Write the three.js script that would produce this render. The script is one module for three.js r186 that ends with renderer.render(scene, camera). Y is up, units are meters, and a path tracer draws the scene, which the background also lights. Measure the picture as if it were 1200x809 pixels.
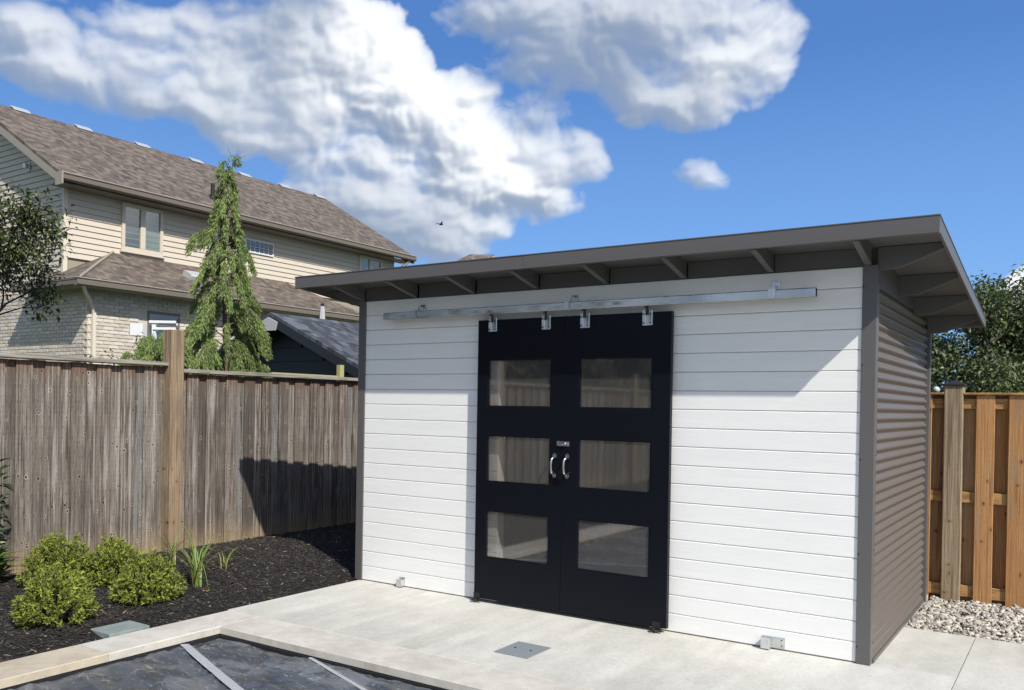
import * as THREE from 'three';
import { mergeGeometries } from 'three/addons/utils/BufferGeometryUtils.js';

// ------------------------------------------------------------------ camera, sun, exposure
const scene = new THREE.Scene();
const camera = new THREE.PerspectiveCamera(2 * Math.atan(404.5 / 1011.17) * 180 / Math.PI, 1200 / 809, 0.05, 2000);
camera.rotation.order = 'YXZ';
camera.position.set(1.086, 1.6, 5.8068);
camera.rotation.set(-0.0055, 0.5817, 0.017);
camera.setViewOffset(1200, 809, 0, -77.5, 1200, 809);   // shifted lens: verticals stay upright
const SUN = new THREE.Vector3(0.662, 0.680, 0.3134).normalize();
const sun = new THREE.DirectionalLight(new THREE.Color(1, 0.945, 0.86), 4.3);
sun.name = 'sun';
sun.position.copy(SUN).multiplyScalar(60);
sun.castShadow = true;
sun.shadow.mapSize.set(4096, 4096);
Object.assign(sun.shadow.camera, { left: -30, right: 30, top: 30, bottom: -30, near: 1, far: 160 });
scene.add(sun, sun.target);
const renderer = new THREE.WebGLRenderer({ antialias: true });
renderer.toneMapping = THREE.LinearToneMapping;
renderer.toneMappingExposure = 1.3;
renderer.shadowMap.enabled = true;

// ------------------------------------------------------------------ random numbers and noise
function rng(seed) { let s = seed >>> 0; return () => { s = (s + 0x6D2B79F5) | 0; let t = Math.imul(s ^ (s >>> 15), 1 | s); t = (t + Math.imul(t ^ (t >>> 7), 61 | t)) ^ t; return ((t ^ (t >>> 14)) >>> 0) / 4294967296; }; }
const TAB = new Float32Array(65536); { const r = rng(99); for (let i = 0; i < 65536; i++) TAB[i] = r(); }
function vnoise(x, y, s = 0) {            // value noise, 0..1, repeats after 256
  const xi = Math.floor(x), yi = Math.floor(y), fx = x - xi, fy = y - yi, u = fx * fx * (3 - 2 * fx), v = fy * fy * (3 - 2 * fy);
  const a = (xi + s * 37) & 255, b = (xi + 1 + s * 37) & 255, c = ((yi + s * 59) & 255) << 8, d = ((yi + 1 + s * 59) & 255) << 8;
  const p = TAB[a + c], q = TAB[b + c], r = TAB[a + d], t = TAB[b + d];
  return p + (q - p) * u + (r - p) * v + (p - q - r + t) * u * v;
}
function fbm(x, y, n, s = 0) { let a = 0.5, t = 0, w = 0; for (let i = 0; i < n; i++) { t += a * vnoise(x, y, s + i); w += a; x = x * 2.03 + 11.3; y = y * 2.03 + 7.7; a *= 0.5; } return t / w; }
const clamp = (x, a = 0, b = 1) => x < a ? a : x > b ? b : x, sstep = (a, b, x) => { const t = clamp((x - a) / (b - a)); return t * t * (3 - 2 * t); }, lerp = (a, b, t) => a + (b - a) * t;

// ------------------------------------------------------------------ the sky: clear blue air with fair-weather cumulus
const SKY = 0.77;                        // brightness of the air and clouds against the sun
function makeSky() {
  const W = 4096, H = 2048, HH = 1024, data = new Float32Array(W * H * 4);
  const cov = new Float32Array(W * HH), soft = new Float32Array(W * HH), sw = new Float32Array(W * HH), tone = new Float32Array(W * HH);
  const put = ([phi, el, rp, re, s, w, tn = 0]) => {               // a puff: direction, half sizes (degrees), softness, weight, whiteness
    const cx = (phi / 360 + 0.5) * W, cy = el / 180 * H, rx = rp / 360 * W, ry = re / 180 * H, k = 1.75;
    for (let j = Math.max(0, Math.floor(cy - ry * k)); j < Math.min(HH, cy + ry * k); j++) for (let i = Math.floor(cx - rx * k); i < cx + rx * k; i++) {
      const dx = (i - cx) / rx, dy = (j - cy) / ry, d2 = (dx * dx + dy * dy) / (k * k);
      if (d2 >= 1) continue;
      const f = w * (1 - d2) * (1 - d2), o = j * W + ((i % W) + W) % W;
      cov[o] += f; soft[o] += f * s; sw[o] += f; tone[o] += f * tn;
    }
  };
  // the clouds over the house and the shed
const seen = [[-153.4, 20, 3.6, 2.4, .75, .95, -.12], [-156, 22, 3, 2.4, .8, .9, -.12], [-149.4, 19.8, 4.2, 2.6, .7, 1.05, -.1], [-145.7, 19.4, 4.4, 2.6, .62, 1.1, -.05], [-141.7, 20.2, 5, 2.9, .52, 1.1, -.05], [-140.3, 17.4, 3.2, 1.8, .8, .8, -.08], [-138.6, 22.8, 4.6, 2.8, .6, 1.1, -.42], [-137, 18.6, 5.3, 3.7, .35, 1.1, .05], [-133.2, 21.6, 3.2, 3.3, .05, 1.25, .14], [-130.4, 19.4, 3, 2.5, .05, 1.2, .12], [-134.8, 16.3, 5.4, 3.6, .25, 1.1, -.02], [-127, 17, 2.8, 2.6, .08, 1.2, .08], [-129.2, 14.6, 5.3, 2.9, .15, 1.15, .05], [-133.4, 12.9, 4.2, 2.5, .68, 1.0, -.3], [-125, 14.4, 3.6, 2.4, .15, 1.15, .14], [-122.8, 13, 3.4, 1.5, .35, 1.15, 0], [-130.3, 11.7, 4.6, 2, .7, 1.05, -.3], [-127.6, 10.9, 2, 1.5, .45, 1, .1], [-121.2, 17.4, 2.3, 1.9, .8, .8, -.1], [-119.4, 15.9, 2.6, 1.5, .6, .95, 0], [-122.3, 18.9, 1.7, .9, .7, .7, 0], [-123.8, 24.4, 3.9, 2.5, .75, 1, -.18], [-118.7, 23.3, 5.8, 3.1, .55, 1.15, -.28], [-113.6, 21.7, 5.7, 3.2, .5, 1.15, -.22], [-108.4, 22.8, 4.2, 2.7, .4, 1.15, -.03], [-109.6, 19.6, 3.4, 1.9, .45, 1.05, 0], [-113, 18.8, 3, 1.3, .6, .95, 0], [-121.5, 21.4, 2.4, 1.1, .8, .85, -.1], [-111.6, 15.2, 1.2, .8, .98, .56, -.05], [-110.8, 14.6, .9, .8, .98, .5, -.05], [-93, 6.6, 1.8, 1.4, .15, 1.15, .12], [-91.3, 6.8, 2.2, 2.0, .15, 1.2, .1], [-126, 20.3, 1.7, 1.5, .9, .5, 0]];
  seen.forEach(put);
  // the same kind of cloud all round
  const r = rng(5);
  for (let k = 0; k < 95; k++) {
    let phi = r() * 360 - 180, el = 6 + r() * r() * 60;
    if (phi > -172 && phi < -78 && el < 42) continue;
    const n = 4 + Math.floor(r() * 6), big = 0.7 + r() * 0.8;
    for (let m = 0; m < n; m++) put([((phi + (r() - .5) * 15 * big / Math.cos(el * Math.PI / 180) + 540) % 360) - 180, Math.min(85, Math.max(4, el + (r() - .5) * 5 * big)), (2.2 + r() * 3) * big / Math.cos(el * Math.PI / 180), (1.4 + r() * 1.6) * big, r() * 0.8, 0.8 + r() * 0.4, (r() - .55) * .5]);
  }
  const den = new Float32Array(W * HH);
  for (let j = 0; j < HH; j++) for (let i = 0; i < W; i++) {
    const o = j * W + i;
    if (cov[o] < 0.02) { den[o] = -1; continue; }
    const x = i / 24, y = j / 22, s = soft[o] / sw[o];
    const wx = x + 1.1 * (fbm(x * 0.6, y * 0.6, 4, 3) - .5), wy = y + 1.1 * (fbm(x * .6 + 40, y * .6, 4, 5) - .5);
    let n = 0, a = 0.5, px = wx * .40, py = wy * .40, w = 0;         // billows: rounded lumps with creases between
    for (let q = 0; q < 6; q++) { const v = vnoise(px, py, q + 7) * 2 - 1; n += a * (1 - 2 * Math.sqrt(v * v + .004)); w += a; px = px * 2.11 + 5.2; py = py * 2.11 + 1.3; a *= 0.56; }
    n = -n / w * .5 + .5;
    const f = fbm(wx * .55, wy * .8, 7, 11);
    den[o] = (1 - Math.exp(-1.25 * cov[o])) * 1.25 - 0.66 + .08 * s + (lerp(n, f, 0.4 + .5 * s) - 0.5) * lerp(1.25, 2.6, s);
  }
  // light comes from the upper right: compare the thickness with that a little towards the sun
  const D = (i, j) => den[clamp(j, 0, HH - 1) * W + ((i % W) + W) % W];
  const blur = (src, rad) => { const t = new Float32Array(W * HH), u = new Float32Array(W * HH);
    for (let j = 0; j < HH; j++) { let acc = 0; const b = j * W; for (let i = -rad; i <= rad; i++) acc += Math.max(0, src[b + ((i + W) % W)]); for (let i = 0; i < W; i++) { t[b + i] = acc / (2 * rad + 1); acc += Math.max(0, src[b + ((i + rad + 1) % W)]) - Math.max(0, src[b + ((i - rad + W) % W)]); } }
    for (let i = 0; i < W; i++) { let acc = 0; for (let j = -rad; j <= rad; j++) acc += t[clamp(j, 0, HH - 1) * W + i]; for (let j = 0; j < HH; j++) { u[j * W + i] = acc / (2 * rad + 1); acc += t[clamp(j + rad + 1, 0, HH - 1) * W + i] - t[clamp(j - rad, 0, HH - 1) * W + i]; } }
    return u; };
  const b1 = blur(den, 1), b2 = blur(den, 7), b3 = blur(den, 26), b4 = blur(den, 52);
  const at = (a, i, j) => a[clamp(Math.round(j), 0, HH - 1) * W + ((Math.round(i) % W) + W) % W];
  for (let j = 0; j < H; j++) {
    const el = Math.max(0, (j + .5) / H * 180 - 90), KN = [[0, .34, .60, .95], [5, .26, .515, .93], [11.5, .184, .402, .84], [22, .092, .238, .60], [45, .062, .175, .48], [90.1, .048, .135, .40]];
    let q = 0; while (KN[q + 1][0] <= el) q++;
    const t = (el - KN[q][0]) / (KN[q + 1][0] - KN[q][0]), [R, G, B] = [1, 2, 3].map((c) => lerp(KN[q][c], KN[q + 1][c], t));   // clear air
    for (let i = 0; i < W; i++) {
      let cr = R, cg = G, cb = B;
      if (j >= HH) {
        const jj = j - HH, o = jj * W + i, d = den[o];
        if (d > -0.12) {
          const s = soft[o] / Math.max(sw[o], 1e-6), tn = tone[o] / Math.max(sw[o], 1e-6), crisp = sstep(.55, .08, s);
          const alpha = (1 - Math.exp(-Math.max(0, d + .03 + .09 * s) * lerp(13, 1.8, Math.pow(s, .5)))) * lerp(1, .93, s);
          const rel = (m, dx, dy, k) => Math.tanh((m[o] - at(m, i + dx, jj + dy)) * k);
          const r1 = rel(b1, 3, 4, 9), r2 = rel(b2, 8, 10, 5), r3 = rel(b3, 22, 30, 2.2), r4 = rel(b4, 40, 70, 1.6);
          const rim = Math.exp(-Math.max(0, b2[o]) * 5);                                   // thin edges glow
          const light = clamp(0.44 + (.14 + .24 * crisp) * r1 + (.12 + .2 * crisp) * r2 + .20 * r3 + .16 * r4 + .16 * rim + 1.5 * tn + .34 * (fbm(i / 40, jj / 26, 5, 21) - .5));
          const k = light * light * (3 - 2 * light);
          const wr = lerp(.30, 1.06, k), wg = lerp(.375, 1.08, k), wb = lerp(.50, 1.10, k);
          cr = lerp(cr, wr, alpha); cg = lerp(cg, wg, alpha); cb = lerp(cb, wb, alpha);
        }
      }
      { const ph = (i / W - .5) * 2 * Math.PI, ce = Math.cos(el * Math.PI / 180), an = Math.acos(clamp(SUN.x * Math.cos(ph) * ce + SUN.z * Math.sin(ph) * ce + SUN.y * Math.sin(el * Math.PI / 180), -1, 1)) * 180 / Math.PI, au = 1.3 * Math.exp(-an / 8) + .4 * Math.exp(-an / 22); cr += au; cg += au * .97; cb += au * .92; }   // bright air round the sun, added to lift the shaded sides
      const o = (j * W + i) * 4; data[o] = cr * SKY; data[o + 1] = cg * SKY; data[o + 2] = cb * SKY; data[o + 3] = 1;
    }
  }
  const tex = new THREE.DataTexture(data, W, H, THREE.RGBAFormat, THREE.FloatType);
  tex.mapping = THREE.EquirectangularReflectionMapping; tex.magFilter = tex.minFilter = THREE.LinearFilter; tex.wrapS = THREE.RepeatWrapping; tex.needsUpdate = true;
  return tex;
}
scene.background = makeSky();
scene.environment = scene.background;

// ------------------------------------------------------------------ helpers
const taken = {};
function numbered(n) { const k = taken[n] = (taken[n] ?? -1) + 1; return k ? n + '_' + String(k).padStart(3, '0') : n; }
function part(name, geo, mat, parent) { const m = new THREE.Mesh(geo, mat); m.name = name; parent.add(m); return m; }
function thing(name, label, category, pos = [0, 0, 0], group) {
  const g = new THREE.Group(); g.name = numbered(name); g.position.set(...pos); g.userData = { label, category };
  if (group) g.userData.group = group;
  scene.add(g); return g;
}
function single(name, geo, mat, label, category, group) { const m = part(numbered(name), geo, mat, scene); m.userData = { label, category }; if (group) m.userData.group = group; return m; }
function struct(name, geo, mat) { const m = geo ? new THREE.Mesh(geo, mat) : new THREE.Group(); m.name = numbered(name); m.userData.kind = 'structure'; scene.add(m); return m; }
function sub(name, parent, pos = [0, 0, 0]) { const g = new THREE.Group(); g.name = name; g.position.set(...pos); parent.add(g); return g; }
// uv in metres from the position; v runs along axis `along`
function metric(g, along = 1, off = 0) {
  const q = g.index ? g.toNonIndexed() : g, p = q.attributes.position; q.computeVertexNormals();
  const n = q.attributes.normal, uv = new Float32Array(p.count * 2);
  for (let t = 0; t < p.count; t += 3) {
    const a = new THREE.Vector3().fromBufferAttribute(p, t), b = new THREE.Vector3().fromBufferAttribute(p, t + 1), c = new THREE.Vector3().fromBufferAttribute(p, t + 2);
    const m = b.clone().sub(a).cross(c.clone().sub(a)), w = [Math.abs(m.x), Math.abs(m.y), Math.abs(m.z)], k = w.indexOf(Math.max(...w));
    let ax = [0, 1, 2].filter((e) => e !== k);
    let vA = ax.includes(along) ? along : ax[1], uA = ax.find((e) => e !== vA);
    [a, b, c].forEach((v, e) => { uv[(t + e) * 2] = v.getComponent(uA) + off; uv[(t + e) * 2 + 1] = v.getComponent(vA) + off * .7; });
  }
  q.setAttribute('uv', new THREE.BufferAttribute(uv, 2)); return q;
}
function box(x0, x1, y0, y1, z0, z1, along = 1, off = 0) { const g = new THREE.BoxGeometry(x1 - x0, y1 - y0, z1 - z0); g.translate((x0 + x1) / 2, (y0 + y1) / 2, (z0 + z1) / 2); return metric(g, along, off); }
// chamfered bar: box with its four long edges cut
function cbox(x0, x1, y0, y1, z0, z1, c = 0.004, axis = 0, off = 0) {
  const lo = [x0, y0, z0], hi = [x1, y1, z1], [A, B] = [0, 1, 2].filter((e) => e !== axis);
  const prof = [[lo[A] + c, lo[B]], [hi[A] - c, lo[B]], [hi[A], lo[B] + c], [hi[A], hi[B] - c], [hi[A] - c, hi[B]], [lo[A] + c, hi[B]], [lo[A], hi[B] - c], [lo[A], lo[B] + c]];
  return prism(prof, axis, lo[axis], hi[axis], off);
}
// convex profile [a, b] extruded along an axis; (a, b) are the two other axes in order
function prism(prof, axis, l0, l1, off = 0) {
  const [A, B] = [0, 1, 2].filter((e) => e !== axis), pos = [], v = (p, l) => { const o = [0, 0, 0]; o[A] = p[0]; o[B] = p[1]; o[axis] = l; return o; }, n = prof.length;
  let area = 0; for (let i = 0; i < n; i++) { const p = prof[i], q = prof[(i + 1) % n]; area += p[0] * q[1] - p[1] * q[0]; }
  const flip = (area < 0) !== (axis === 1);
  const tri = (a, b, c) => flip ? pos.push(...a, ...c, ...b) : pos.push(...a, ...b, ...c);
  for (let i = 0; i < n; i++) { const p = prof[i], q = prof[(i + 1) % n]; tri(v(p, l0), v(q, l0), v(q, l1)); tri(v(p, l0), v(q, l1), v(p, l1)); }
  for (let i = 1; i < n - 1; i++) { tri(v(prof[0], l1), v(prof[i], l1), v(prof[i + 1], l1)); tri(v(prof[0], l0), v(prof[i + 1], l0), v(prof[i], l0)); }
  const g = new THREE.BufferGeometry(); g.setAttribute('position', new THREE.Float32BufferAttribute(pos, 3));
  return metric(g, axis, off);
}
function poly(faces, uvf) {                 // faces: arrays of points, fanned
  const pos = [], uv = [];
  for (const f of faces) for (let i = 1; i < f.length - 1; i++) for (const p of [f[0], f[i], f[i + 1]]) { pos.push(...p); if (uvf) uv.push(...uvf(p)); }
  const g = new THREE.BufferGeometry(); g.setAttribute('position', new THREE.Float32BufferAttribute(pos, 3));
  if (uvf) { g.setAttribute('uv', new THREE.Float32BufferAttribute(uv, 2)); g.computeVertexNormals(); return g; }
  return metric(g);
}
const cyl = (r0, r1, h, n = 12, x = 0, y = 0, z = 0) => { const g = new THREE.CylinderGeometry(r1, r0, h, n); g.translate(x, y + h / 2, z); return g; };
function tube(pts, r, n = 6, seg = 12) { return new THREE.TubeGeometry(new THREE.CatmullRomCurve3(pts.map((p) => new THREE.Vector3(...p))), seg, r, n, false); }
function taper(pts, r0, r1, n = 6, seg = 10) {
  const c = new THREE.CatmullRomCurve3(pts.map((p) => p.isVector3 ? p : new THREE.Vector3(...p))), g = new THREE.TubeGeometry(c, seg, 1, n, false), p = g.attributes.position;
  for (let i = 0; i <= seg; i++) { const o = c.getPointAt(i / seg), r = lerp(r0, r1, i / seg); for (let k = 0; k <= n; k++) { const q = i * (n + 1) + k; p.setXYZ(q, o.x + (p.getX(q) - o.x) * r, o.y + (p.getY(q) - o.y) * r, o.z + (p.getZ(q) - o.z) * r); } }
  return g;
}
const plain = (gs) => mergeGeometries(gs.map((g) => { const q = g.index ? g.toNonIndexed() : g; for (const k of Object.keys(q.attributes)) if (!['position', 'normal', 'uv'].includes(k)) q.deleteAttribute(k); return q; }));

// ------------------------------------------------------------------ textures
function tex(w, h, fn, srgb = true, rep = [1, 1]) {
  const d = new Uint8Array(w * h * 4);
  for (let j = 0; j < h; j++) for (let i = 0; i < w; i++) { const c = fn(i, j), o = (j * w + i) * 4; if (c.length) { d[o] = clamp(c[0], 0, 255); d[o + 1] = clamp(c[1], 0, 255); d[o + 2] = clamp(c[2], 0, 255); } else d[o] = d[o + 1] = d[o + 2] = clamp(c, 0, 255); d[o + 3] = 255; }
  const t = new THREE.DataTexture(d, w, h); t.wrapS = t.wrapT = THREE.RepeatWrapping; t.magFilter = THREE.LinearFilter; t.minFilter = THREE.LinearMipmapLinearFilter; t.generateMipmaps = true;
  if (srgb) t.colorSpace = THREE.SRGBColorSpace; t.repeat.set(...rep); t.needsUpdate = true; return t;
}
// tileable noise over w x h pixels, cell size in pixels (w, h multiples of the cells)
const tn = (i, j, cx, cy, w, h, s) => { const nx = Math.max(1, Math.round(w / cx)), ny = Math.max(1, Math.round(h / cy)), x = i / w * nx, y = j / h * ny, xi = Math.floor(x), yi = Math.floor(y), fx = x - xi, fy = y - yi, u = fx * fx * (3 - 2 * fx), v = fy * fy * (3 - 2 * fy), g = (a, b) => TAB[((a % nx + s * 131) & 255) + (((b % ny + s * 71) & 255) << 8)]; const p = g(xi, yi), q = g(xi + 1, yi), r = g(xi, yi + 1), t = g(xi + 1, yi + 1); return p + (q - p) * u + (r - p) * v + (p - q - r + t) * u * v; };

// boards side by side in one texture, N columns, each a whole board
function boardAtlas(N, seed, look) {
  const cw = 128, W = cw * N, H = 1024, R = rng(seed), cols = [];
  for (let k = 0; k < N; k++) { const kn = []; const m = look.knots[0] + Math.floor(R() * (look.knots[1] - look.knots[0] + 1)); for (let q = 0; q < m; q++) kn.push([12 + R() * (cw - 24), R() * H, 3 + R() * 4.4, 2.6 + R() * 3.8, R()]); cols.push({ t: R(), s: R(), kn, g: R() }); }
  const rough = new Uint8Array(W * H * 4), bumpD = new Float32Array(W * H);
  const color = tex(W, H, (i, j) => {
    const k = Math.floor(i / cw), x = i - k * cw, c = cols[k]; let X = x, dk = 0, ring = 0, halo = 0;
    for (const [kx, ky, rx, ry, s] of c.kn) { const dx = (x - kx) / rx, dy = (j - ky) / (ry * .9), d = Math.sqrt(dx * dx + dy * dy); const e = Math.exp(-d * .5); X += Math.sign(dx || 1) * e * 9; if (d < 1.25) dk = Math.max(dk, sstep(1.25, .7, d)); ring = Math.max(ring, Math.exp(-(((d - 1.75) / .55) ** 2)) * (s > .35 ? 1 : .3)); halo = Math.max(halo, Math.exp(-d * d / 9)); }
    const g1 = fbm(X * .11 + k * 31, j * .0035, 3, 2), g2 = vnoise(X * look.fq + k * 57, j * .008, 5), g3 = vnoise(X * look.fq * 2.6 + k * 17, j * .04, 8), bl = fbm(x * .02 + k * 9, j * .006, 4, 13), fine = vnoise(x * .9, j * .5, 15);
    const out = look.paint({ g1, g2, g3, bl, fine, dk, ring, halo, c, v: j / H, x: x / cw, k });
    bumpD[j * W + i] = .5 + (g2 - .5) * .5 + (g3 - .5) * .4 - dk * .5 + (g1 - .5) * .3;
    return out;
  });
  const bump = tex(W, H, (i, j) => bumpD[j * W + i] * 255, false);
  return { color, bump, N };
}
const mix3 = (a, b, t) => [lerp(a[0], b[0], t), lerp(a[1], b[1], t), lerp(a[2], b[2], t)];
const weathered = boardAtlas(14, 41, { fq: .2, knots: [5, 11], paint: ({ g1, g2, g3, bl, fine, dk, ring, halo, c, v, x, k }) => {
  let col = mix3([70, 62, 55], [138, 128, 117], c.t);
  if (c.s > .66) col = mix3(col, [112, 115, 116], .65); else if (c.s < .2) col = mix3(col, [92, 78, 70], .5);
  col = mix3(col, [52, 45, 39], sstep(.46, .8, g1) * .7);
  col = mix3(col, [158, 153, 146], sstep(.56, .88, g2) * .45 * (.3 + c.g) + sstep(.58, .82, bl) * .25);
  col = mix3(col, [44, 37, 32], sstep(.64, .92, g3) * .45);
  if (c.g > .7) col = mix3(col, [172, 168, 160], sstep(.62, .8, vnoise(x * 9 + k * 7, v * 2.2, 17)) * .5);
  { const m = (col[0] + col[1] + col[2]) / 3; col = mix3(col, [m * 1.015, m, m * .985], .2); }
  const low = sstep(.15 + .16 * (g1 - .5) + .08 * c.t, .0, v) * (.35 + .65 * g2), topw = sstep(.9 + .16 * (g2 - .45) + .05 * (c.g - .5), 1.0, v) * (.3 + .7 * g1);
  col = mix3(col, [160, 136, 98], low * .8);                          // tan soil splash at the foot, streaked along the grain
  col = mix3(col, [98, 58, 34], topw * .8);                           // rusty brown run-off below the cap
  col = mix3(col, [190, 180, 166], ring * .6 * sstep(.3, .6, g3 + .15)); col = mix3(col, [26, 19, 14], dk * .92);
  const f = .86 + fine * .28; return [col[0] * f, col[1] * f, col[2] * f];
} });
const cedar = boardAtlas(8, 77, { fq: .42, knots: [2, 5], paint: ({ g1, g2, g3, bl, fine, dk, ring, halo, c }) => {
  let col = mix3([158, 112, 66], [186, 140, 92], c.t); if (c.s > .7) col = mix3(col, [150, 126, 98], .55);
  col = mix3(col, [124, 80, 44], sstep(.5, .8, g1) * .6); col = mix3(col, [204, 166, 122], sstep(.55, .9, g2) * .4); col = mix3(col, [128, 100, 72], sstep(.6, .95, g3) * .35);
  col = mix3(col, [140, 128, 112], sstep(.58, .8, bl) * .45); col = mix3(col, [120, 74, 36], halo * .35); col = mix3(col, [88, 52, 28], ring * .35); col = mix3(col, [58, 32, 18], dk * .85);
  const f = .9 + fine * .2; return [col[0] * f, col[1] * f, col[2] * f];
} });
const postTan = boardAtlas(4, 12, { fq: .3, knots: [3, 6], paint: ({ g1, g2, g3, bl, fine, dk, ring, halo, c }) => {
  let col = mix3([132, 112, 88], [150, 134, 110], c.t); col = mix3(col, [92, 76, 60], sstep(.45, .8, g1) * .75); col = mix3(col, [186, 168, 142], sstep(.5, .9, g2) * .5); col = mix3(col, [104, 92, 80], sstep(.5, .8, bl) * .55 + sstep(.7, .95, g3) * .3);
  col = mix3(col, [128, 84, 48], halo * .5); col = mix3(col, [60, 38, 24], dk * .9); const f = .9 + fine * .2; return [col[0] * f, col[1] * f, col[2] * f];
} });
const capTex = tex(256, 1024, (i, j) => { const g = fbm(i * .12, j * .006, 4, 3), h = vnoise(i * .5, j * .02, 9); const c = mix3([150, 145, 134], [112, 105, 95], sstep(.35, .75, g)); const k = .85 + h * .25; return [c[0] * k, c[1] * k, c[2] * k]; });
const concreteTex = tex(1024, 1024, (i, j) => {
  const a = tn(i, j, 256, 256, 1024, 1024, 1), b = tn(i, j, 64, 48, 1024, 1024, 2), c = tn(i, j, 12, 8, 1024, 1024, 3), d = tn(i, j, 2, 2, 1024, 1024, 4), st = tn(i, j, 300, 26, 1024, 1024, 6), sp = tn(i, j, 3, 3, 1024, 1024, 9);
  let k = 186 + (a - .5) * 16 + (b - .5) * 10 + (c - .5) * 8 + (d - .5) * 14 + (st - .5) * 16 - sstep(.9, .97, sp) * 26;
  const w = sstep(.55, .8, tn(i, j, 180, 90, 1024, 1024, 12)) * 5; return [k + w * .2, k - 1, k - 9];
});
const concreteBump = tex(512, 512, (i, j) => 128 + (tn(i, j, 2, 2, 512, 512, 4) - .5) * 120 + (tn(i, j, 8, 5, 512, 512, 7) - .5) * 80, false);
const stoneTex = tex(512, 512, (i, j) => { const a = tn(i, j, 128, 128, 512, 512, 21), b = tn(i, j, 24, 24, 512, 512, 22), c = tn(i, j, 2, 2, 512, 512, 23), p = tn(i, j, 4, 4, 512, 512, 25); const k = 184 + (a - .5) * 22 + (b - .5) * 14 + (c - .5) * 16 - sstep(.88, .96, p) * 22; return [k, k - 4, k - 14]; });
const shingle = (pal, seed) => { const W = 1024, H = 1024, R = rng(seed), rows = 30, rh = H / rows, T = []; for (let r = 0; r < rows; r++) { const a = []; let x = 0; while (x < W) { const w = 14 + R() * 30; a.push([x, Math.min(W, x + w), R(), R()]); x += w; } T.push(a); }
  const at = (i, j) => { const r = Math.floor(j / rh), a = T[r]; let lo = 0; while (lo < a.length - 1 && a[lo][1] <= i) lo++; return [a[lo], j - r * rh, r]; };
  const color = tex(W, H, (i, j) => { const [t, y] = at(i, j); const n = tn(i, j, 2, 2, W, H, seed & 15), b = tn(i, j, 90, 60, W, H, 3); let c = t[2] < .33 ? pal[0] : t[2] < .7 ? pal[1] : pal[2]; const k = (.82 + n * .36) * (.97 + b * .06) * (t[3] < .18 ? .82 : 1); return [c[0] * k, c[1] * k, c[2] * k]; });
  const bump = tex(512, 512, (i, j) => { const [t, y] = at(i * 2, j * 2); return 90 + (1 - y / rh) * 110 + t[3] * 40 + (tn(i, j, 2, 2, 512, 512, 5) - .5) * 30; }, false);
  return { color, bump }; };
const brownShingle = shingle([[100, 90, 81], [88, 78, 70], [114, 103, 93]], 7), greyShingle = shingle([[72, 76, 82], [54, 57, 63], [92, 96, 104]], 9);
const paintTex = tex(512, 512, (i, j) => { const a = tn(i, j, 12, 120, 512, 512, 31), b = tn(i, j, 3, 40, 512, 512, 32), c = tn(i, j, 2, 3, 512, 512, 33); const k = 233 + (a - .5) * 4 + (b - .5) * 4 + (c - .5) * 3; return [k, k, k - 3]; });
const paintBump = tex(512, 512, (i, j) => 128 + (tn(i, j, 4, 60, 512, 512, 35) - .5) * 110 + (tn(i, j, 2, 8, 512, 512, 36) - .5) * 70, false);
const zincTex = tex(256, 256, (i, j) => { const a = tn(i, j, 22, 22, 256, 256, 41), b = tn(i, j, 60, 60, 256, 256, 42), c = tn(i, j, 3, 3, 256, 256, 43); const k = 206 + (a - .5) * 22 + (b - .5) * 26 + (c - .5) * 12; return [k - 3, k, k + 1]; });
const zincRough = tex(256, 256, (i, j) => 90 + (tn(i, j, 22, 22, 256, 256, 41) - .5) * 80 + (tn(i, j, 60, 60, 256, 256, 44) - .5) * 50, false);
const coverTex = tex(1024, 1024, (i, j) => {
  const a = tn(i, j, 200, 120, 1024, 1024, 51), b = fbm(i * .012 + 3 * fbm(i * .01, j * .01, 3, 2), j * .03, 5, 52), c = fbm(i * .035 + j * .02, j * .16 - i * .05 + 3 * a, 5, 55), d = tn(i, j, 2, 2, 1024, 1024, 54);
  let col = mix3([76, 80, 84], [102, 105, 109], sstep(.3, .7, a)); col = mix3(col, [54, 57, 61], sstep(.5, .7, b) * .6); col = mix3(col, [150, 155, 160], sstep(.68, .73, c) * .5);
  const we = ((i >> 2) + (j >> 2)) & 1 ? 1.06 : .94, f = (.9 + d * .2) * we; return [col[0] * f, col[1] * f, col[2] * f];
});
const coverRough = tex(512, 512, (i, j) => 100 - sstep(.5, .7, fbm(i * .02, j * .05, 4, 61)) * 70 + (tn(i, j, 2, 2, 512, 512, 62) - .5) * 30, false);
const mulchTex = tex(512, 512, (i, j) => { const a = tn(i, j, 10, 5, 512, 512, 71), b = tn(i, j, 3, 3, 512, 512, 72), c = tn(i, j, 60, 60, 512, 512, 73); const k = 20 + (a - .5) * 22 + (b - .5) * 22 + (c - .5) * 8; return [k + 3, k, k - 2]; });
const noiseBump = tex(512, 512, (i, j) => (tn(i, j, 8, 8, 512, 512, 81) * .5 + tn(i, j, 3, 3, 512, 512, 82) * .5) * 255, false);
const plyTex = tex(512, 512, (i, j) => { const g = fbm(i * .05, j * .008, 4, 91), h = vnoise(i * .4, j * .03, 3); const c = mix3([176, 146, 106], [140, 110, 76], sstep(.35, .7, g)); const k = .9 + h * .15; return [c[0] * k, c[1] * k, c[2] * k]; });
const grassTex = tex(512, 512, (i, j) => { const a = tn(i, j, 40, 40, 512, 512, 101), b = tn(i, j, 4, 4, 512, 512, 102), c = tn(i, j, 2, 2, 512, 512, 103); const k = .7 + a * .3 + (b - .5) * .4 + (c - .5) * .3; return [72 * k, 88 * k, 40 * k]; });
const rp = (t, x, y) => { const c = t.clone(); c.repeat.set(x, y); c.needsUpdate = true; return c; };

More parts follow.
